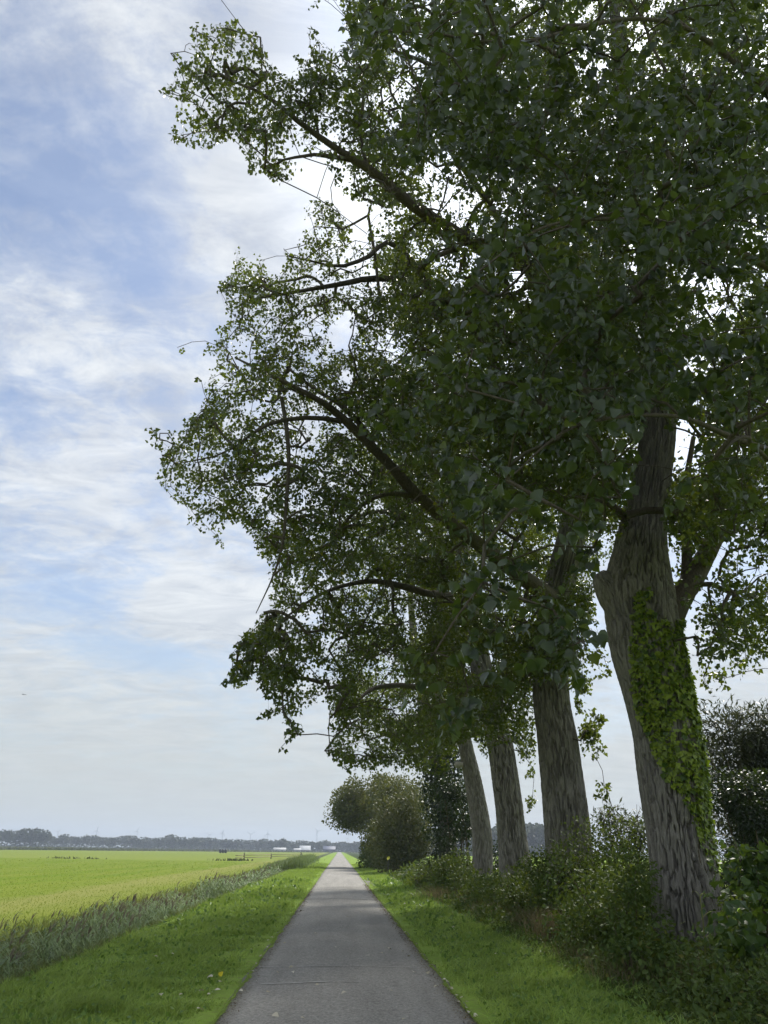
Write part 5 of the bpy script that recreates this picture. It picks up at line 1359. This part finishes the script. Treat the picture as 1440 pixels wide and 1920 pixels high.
# field gate with its posts
M_POST = mat_plain('old_post', (0.075, 0.065, 0.05), 0.9, 0.1, 0.3, 6)
M_RAIL = mat_plain('weathered_rail', (0.24, 0.20, 0.13), 0.9, 0.1, 0.3, 3)
def gate():
    zf = -0.268
    P = [ground_at(457, 1613, zf), ground_at(508, 1610.5, zf), ground_at(564, 1607.5, zf)]
    root = empty('field_gate', tuple(P[0]), 'weathered post and rail gate across the field entrance', 'gate')
    for p, hh, ww in zip(P, (1.25, 1.05, 1.3), (0.2, 0.22, 0.26)):
        mb = MB(); mb.tube(np.array([(p[0], p[1], zf-0.1), (p[0]+0.01, p[1], zf+hh*0.5), (p[0], p[1], zf+hh)]), [ww/2, ww/2, ww*0.42], 8); part('post', mb.mesh('post', True), M_POST, root)
    Lft = ground_at(441, 1614, zf)
    for (a, b) in ((Lft, P[0]), (P[0], P[1]), (P[1], P[2])):
        for z in (0.45, 0.85):
            mb = MB(); mb.tube(np.array([(a[0], a[1]-0.14, zf+z), ((a[0]+b[0])/2, (a[1]+b[1])/2-0.14, zf+z-0.02), (b[0], b[1]-0.14, zf+z)]), 0.06, 6); part('rail', mb.mesh('rail', True), M_RAIL, root)
    q = P[2]
    mb = MB(); mb.tube(np.array([(q[0]+0.9, q[1]-0.1, zf), (q[0]+0.1, q[1]-0.1, zf+1.0)]), 0.08, 6); part('brace', mb.mesh('brace', True), M_POST, root)
gate()
# rushes standing out of the field, and dark blades in place of the ditch shadow along its far edge
def far_rushes_ditch_shadow():
    rng = np.random.default_rng(99); mb = MB()
    for px, py, n, ln in [(108, 1609.5, 16, 1.6), (140, 1610.2, 40, 5.0), (168, 1610.5, 22, 2.0), (445, 1613.5, 90, 3.0), (430, 1614, 60, 4.0)]:
        g = ground_at(px, py, -0.268); x = g[0]+rng.normal(size=n)*ln*0.4; y = g[1]+rng.normal(size=n)*0.6
        P = np.stack([x, y, np.full(n, -0.27)], 1)
        V, F_, k = blades(P, 0.5*rng.uniform(0.4, 1.2, n), np.full(n, 0.16), np.zeros(3), rng, True); mb.add(V, F_, rnd=np.repeat(rng.random(n), k))
    a = ground_at(0, 1592)[:2]; b = np.array([-8.4, 690.0]); a2 = a + (a-b)*0.6
    n = 5200; t = rng.random(n)[:, None]; q = a2*(1-t)+b*t; q[:, 1] += rng.normal(size=n)*1.5+2  # belt of dark blades, its colour standing in for the far ditch's shadow
    P = np.stack([q[:, 0], q[:, 1], np.full(n, -1.0)], 1)
    lump = 0.7+0.6*vnoise(q[:, 0]*0.08+50, q[:, 1]*0.02, seed=71)
    V, F_, k = blades(P, (1.25*rng.uniform(0.6, 1.2, n)*lump+0.25), np.full(n, 0.7), np.zeros(3), rng, True); mb.add(V, F_, rnd=np.repeat(rng.random(n), k))
    link('far_rushes_ditch_shadow', mb.mesh('far_rushes_ditch_shadow'), mat_leaf('rush_ditch_shadow_blade', (0.030, 0.045, 0.015), (0.075, 0.085, 0.035), (0.1, 0.12, 0.03), 0.7, 0.2, 0.1), label='dark rushes in the field and dark blades for the far ditch shadow', cat='rushes', kind='stuff')
    # rough reedland beyond, tussock by tussock
    mb = MB(); n = 9000
    y = rng.uniform(400, 880, n); x = rng.uniform(-1.0, 0.06, n)*y*0.62
    P = np.stack([x, y, np.full(n, -1.2)], 1)
    ok = (y > np.interp(x, [a2[0], a[0], b[0]], [a2[1], a[1], b[1]])+6)
    P = P[ok]; m = len(P); hh = 2.2+0.5*vnoise(P[:, 0]*0.03+200, P[:, 1]*0.012+20, seed=72)
    V, F_, k = blades(P, hh*rng.uniform(0.8, 1.2, m), np.full(m, 2.6), np.zeros(3), rng, True); mb.add(V, F_, rnd=np.repeat(np.clip(rng.random(m)*0.4+0.3*(1+vnoise(P[:, 0]*0.02+200, P[:, 1]*0.01+20, seed=73)), 0, 0.98), k))
    link('reedland_tussocks', mb.mesh('reedland_tussocks'), mat_leaf('tussock_blade', (0.06, 0.085, 0.035), (0.17, 0.18, 0.09), (0.15, 0.17, 0.06), 0.8, 0.2, 0.05), label='rough grey-green reedland beyond the mown field', cat='reeds', kind='stuff')
far_rushes_ditch_shadow()

# aircraft low over the horizon
def aircraft():
    c = at(46, 1302.5, 1500.0); s = mpp(46, 1302, 1500.0)*9/2
    root = empty('airplane', tuple(c), 'tiny airplane low in the pale sky over the field', 'airplane')
    mp_ = mat_plain('aircraft_grey', (0.4, 0.41, 0.43), 0.5, 0.4, 0.05)
    mb = MB(); t = np.linspace(-1, 1, 9)
    mb.tube(np.stack([c[0]+t*s, np.full(9, c[1]), np.full(9, c[2])], 1), 0.13*s*np.sqrt(np.clip(1-t**2, 0.02, 1)), 10); part('fuselage', mb.mesh('fuselage', True), mp_, root)
    for sg in (-1, 1):
        mb = MB(); v = np.array([(0.15, 0, 0), (-0.25, 0, 0), (-0.45, sg*0.95, 0.08), (-0.3, sg*0.95, 0.08)])*s + c; w = v + np.array([0, 0, 0.04*s])
        mb.add(np.vstack([v, w]), [(0, 1, 2, 3), (7, 6, 5, 4)], [(i, (i+1) % 4, (i+1) % 4+4, i+4) for i in range(4)]); part('wing', mb.mesh('wing'), mp_, root)
    mb = MB(); v = np.array([(-0.55, -0.03, 0.05), (-0.95, -0.03, 0.05), (-1.0, -0.03, 0.42), (-0.85, -0.03, 0.42)])*s + c; w = v + np.array([0, 0.06*s, 0])
    mb.add(np.vstack([v, w]), [(0, 1, 2, 3), (7, 6, 5, 4)], [(i, (i+1) % 4, (i+1) % 4+4, i+4) for i in range(4)]); part('tail_fin', mb.mesh('tail_fin'), mp_, root)
aircraft()

# ------------------------------------------------------------------ the air
def haze():
    mb = MB(); mb.box((0, 1900, 36), (5600, 4200, 80.0))
    m = bpy.data.materials.new('haze'); m.use_nodes = True
    T = N(m.node_tree); T.n.clear(); out = T.new('ShaderNodeOutputMaterial')
    v = T.new('ShaderNodeVolumePrincipled', inp={'Color': (0.72, 0.83, 1.0, 1), 'Density': HAZE, 'Anisotropy': 0.2})
    T.l.new(v.outputs[0], out.inputs['Volume'])
    link('haze', mb.mesh('haze'), m, kind='stuff')
HAZE = 0.00036
haze()
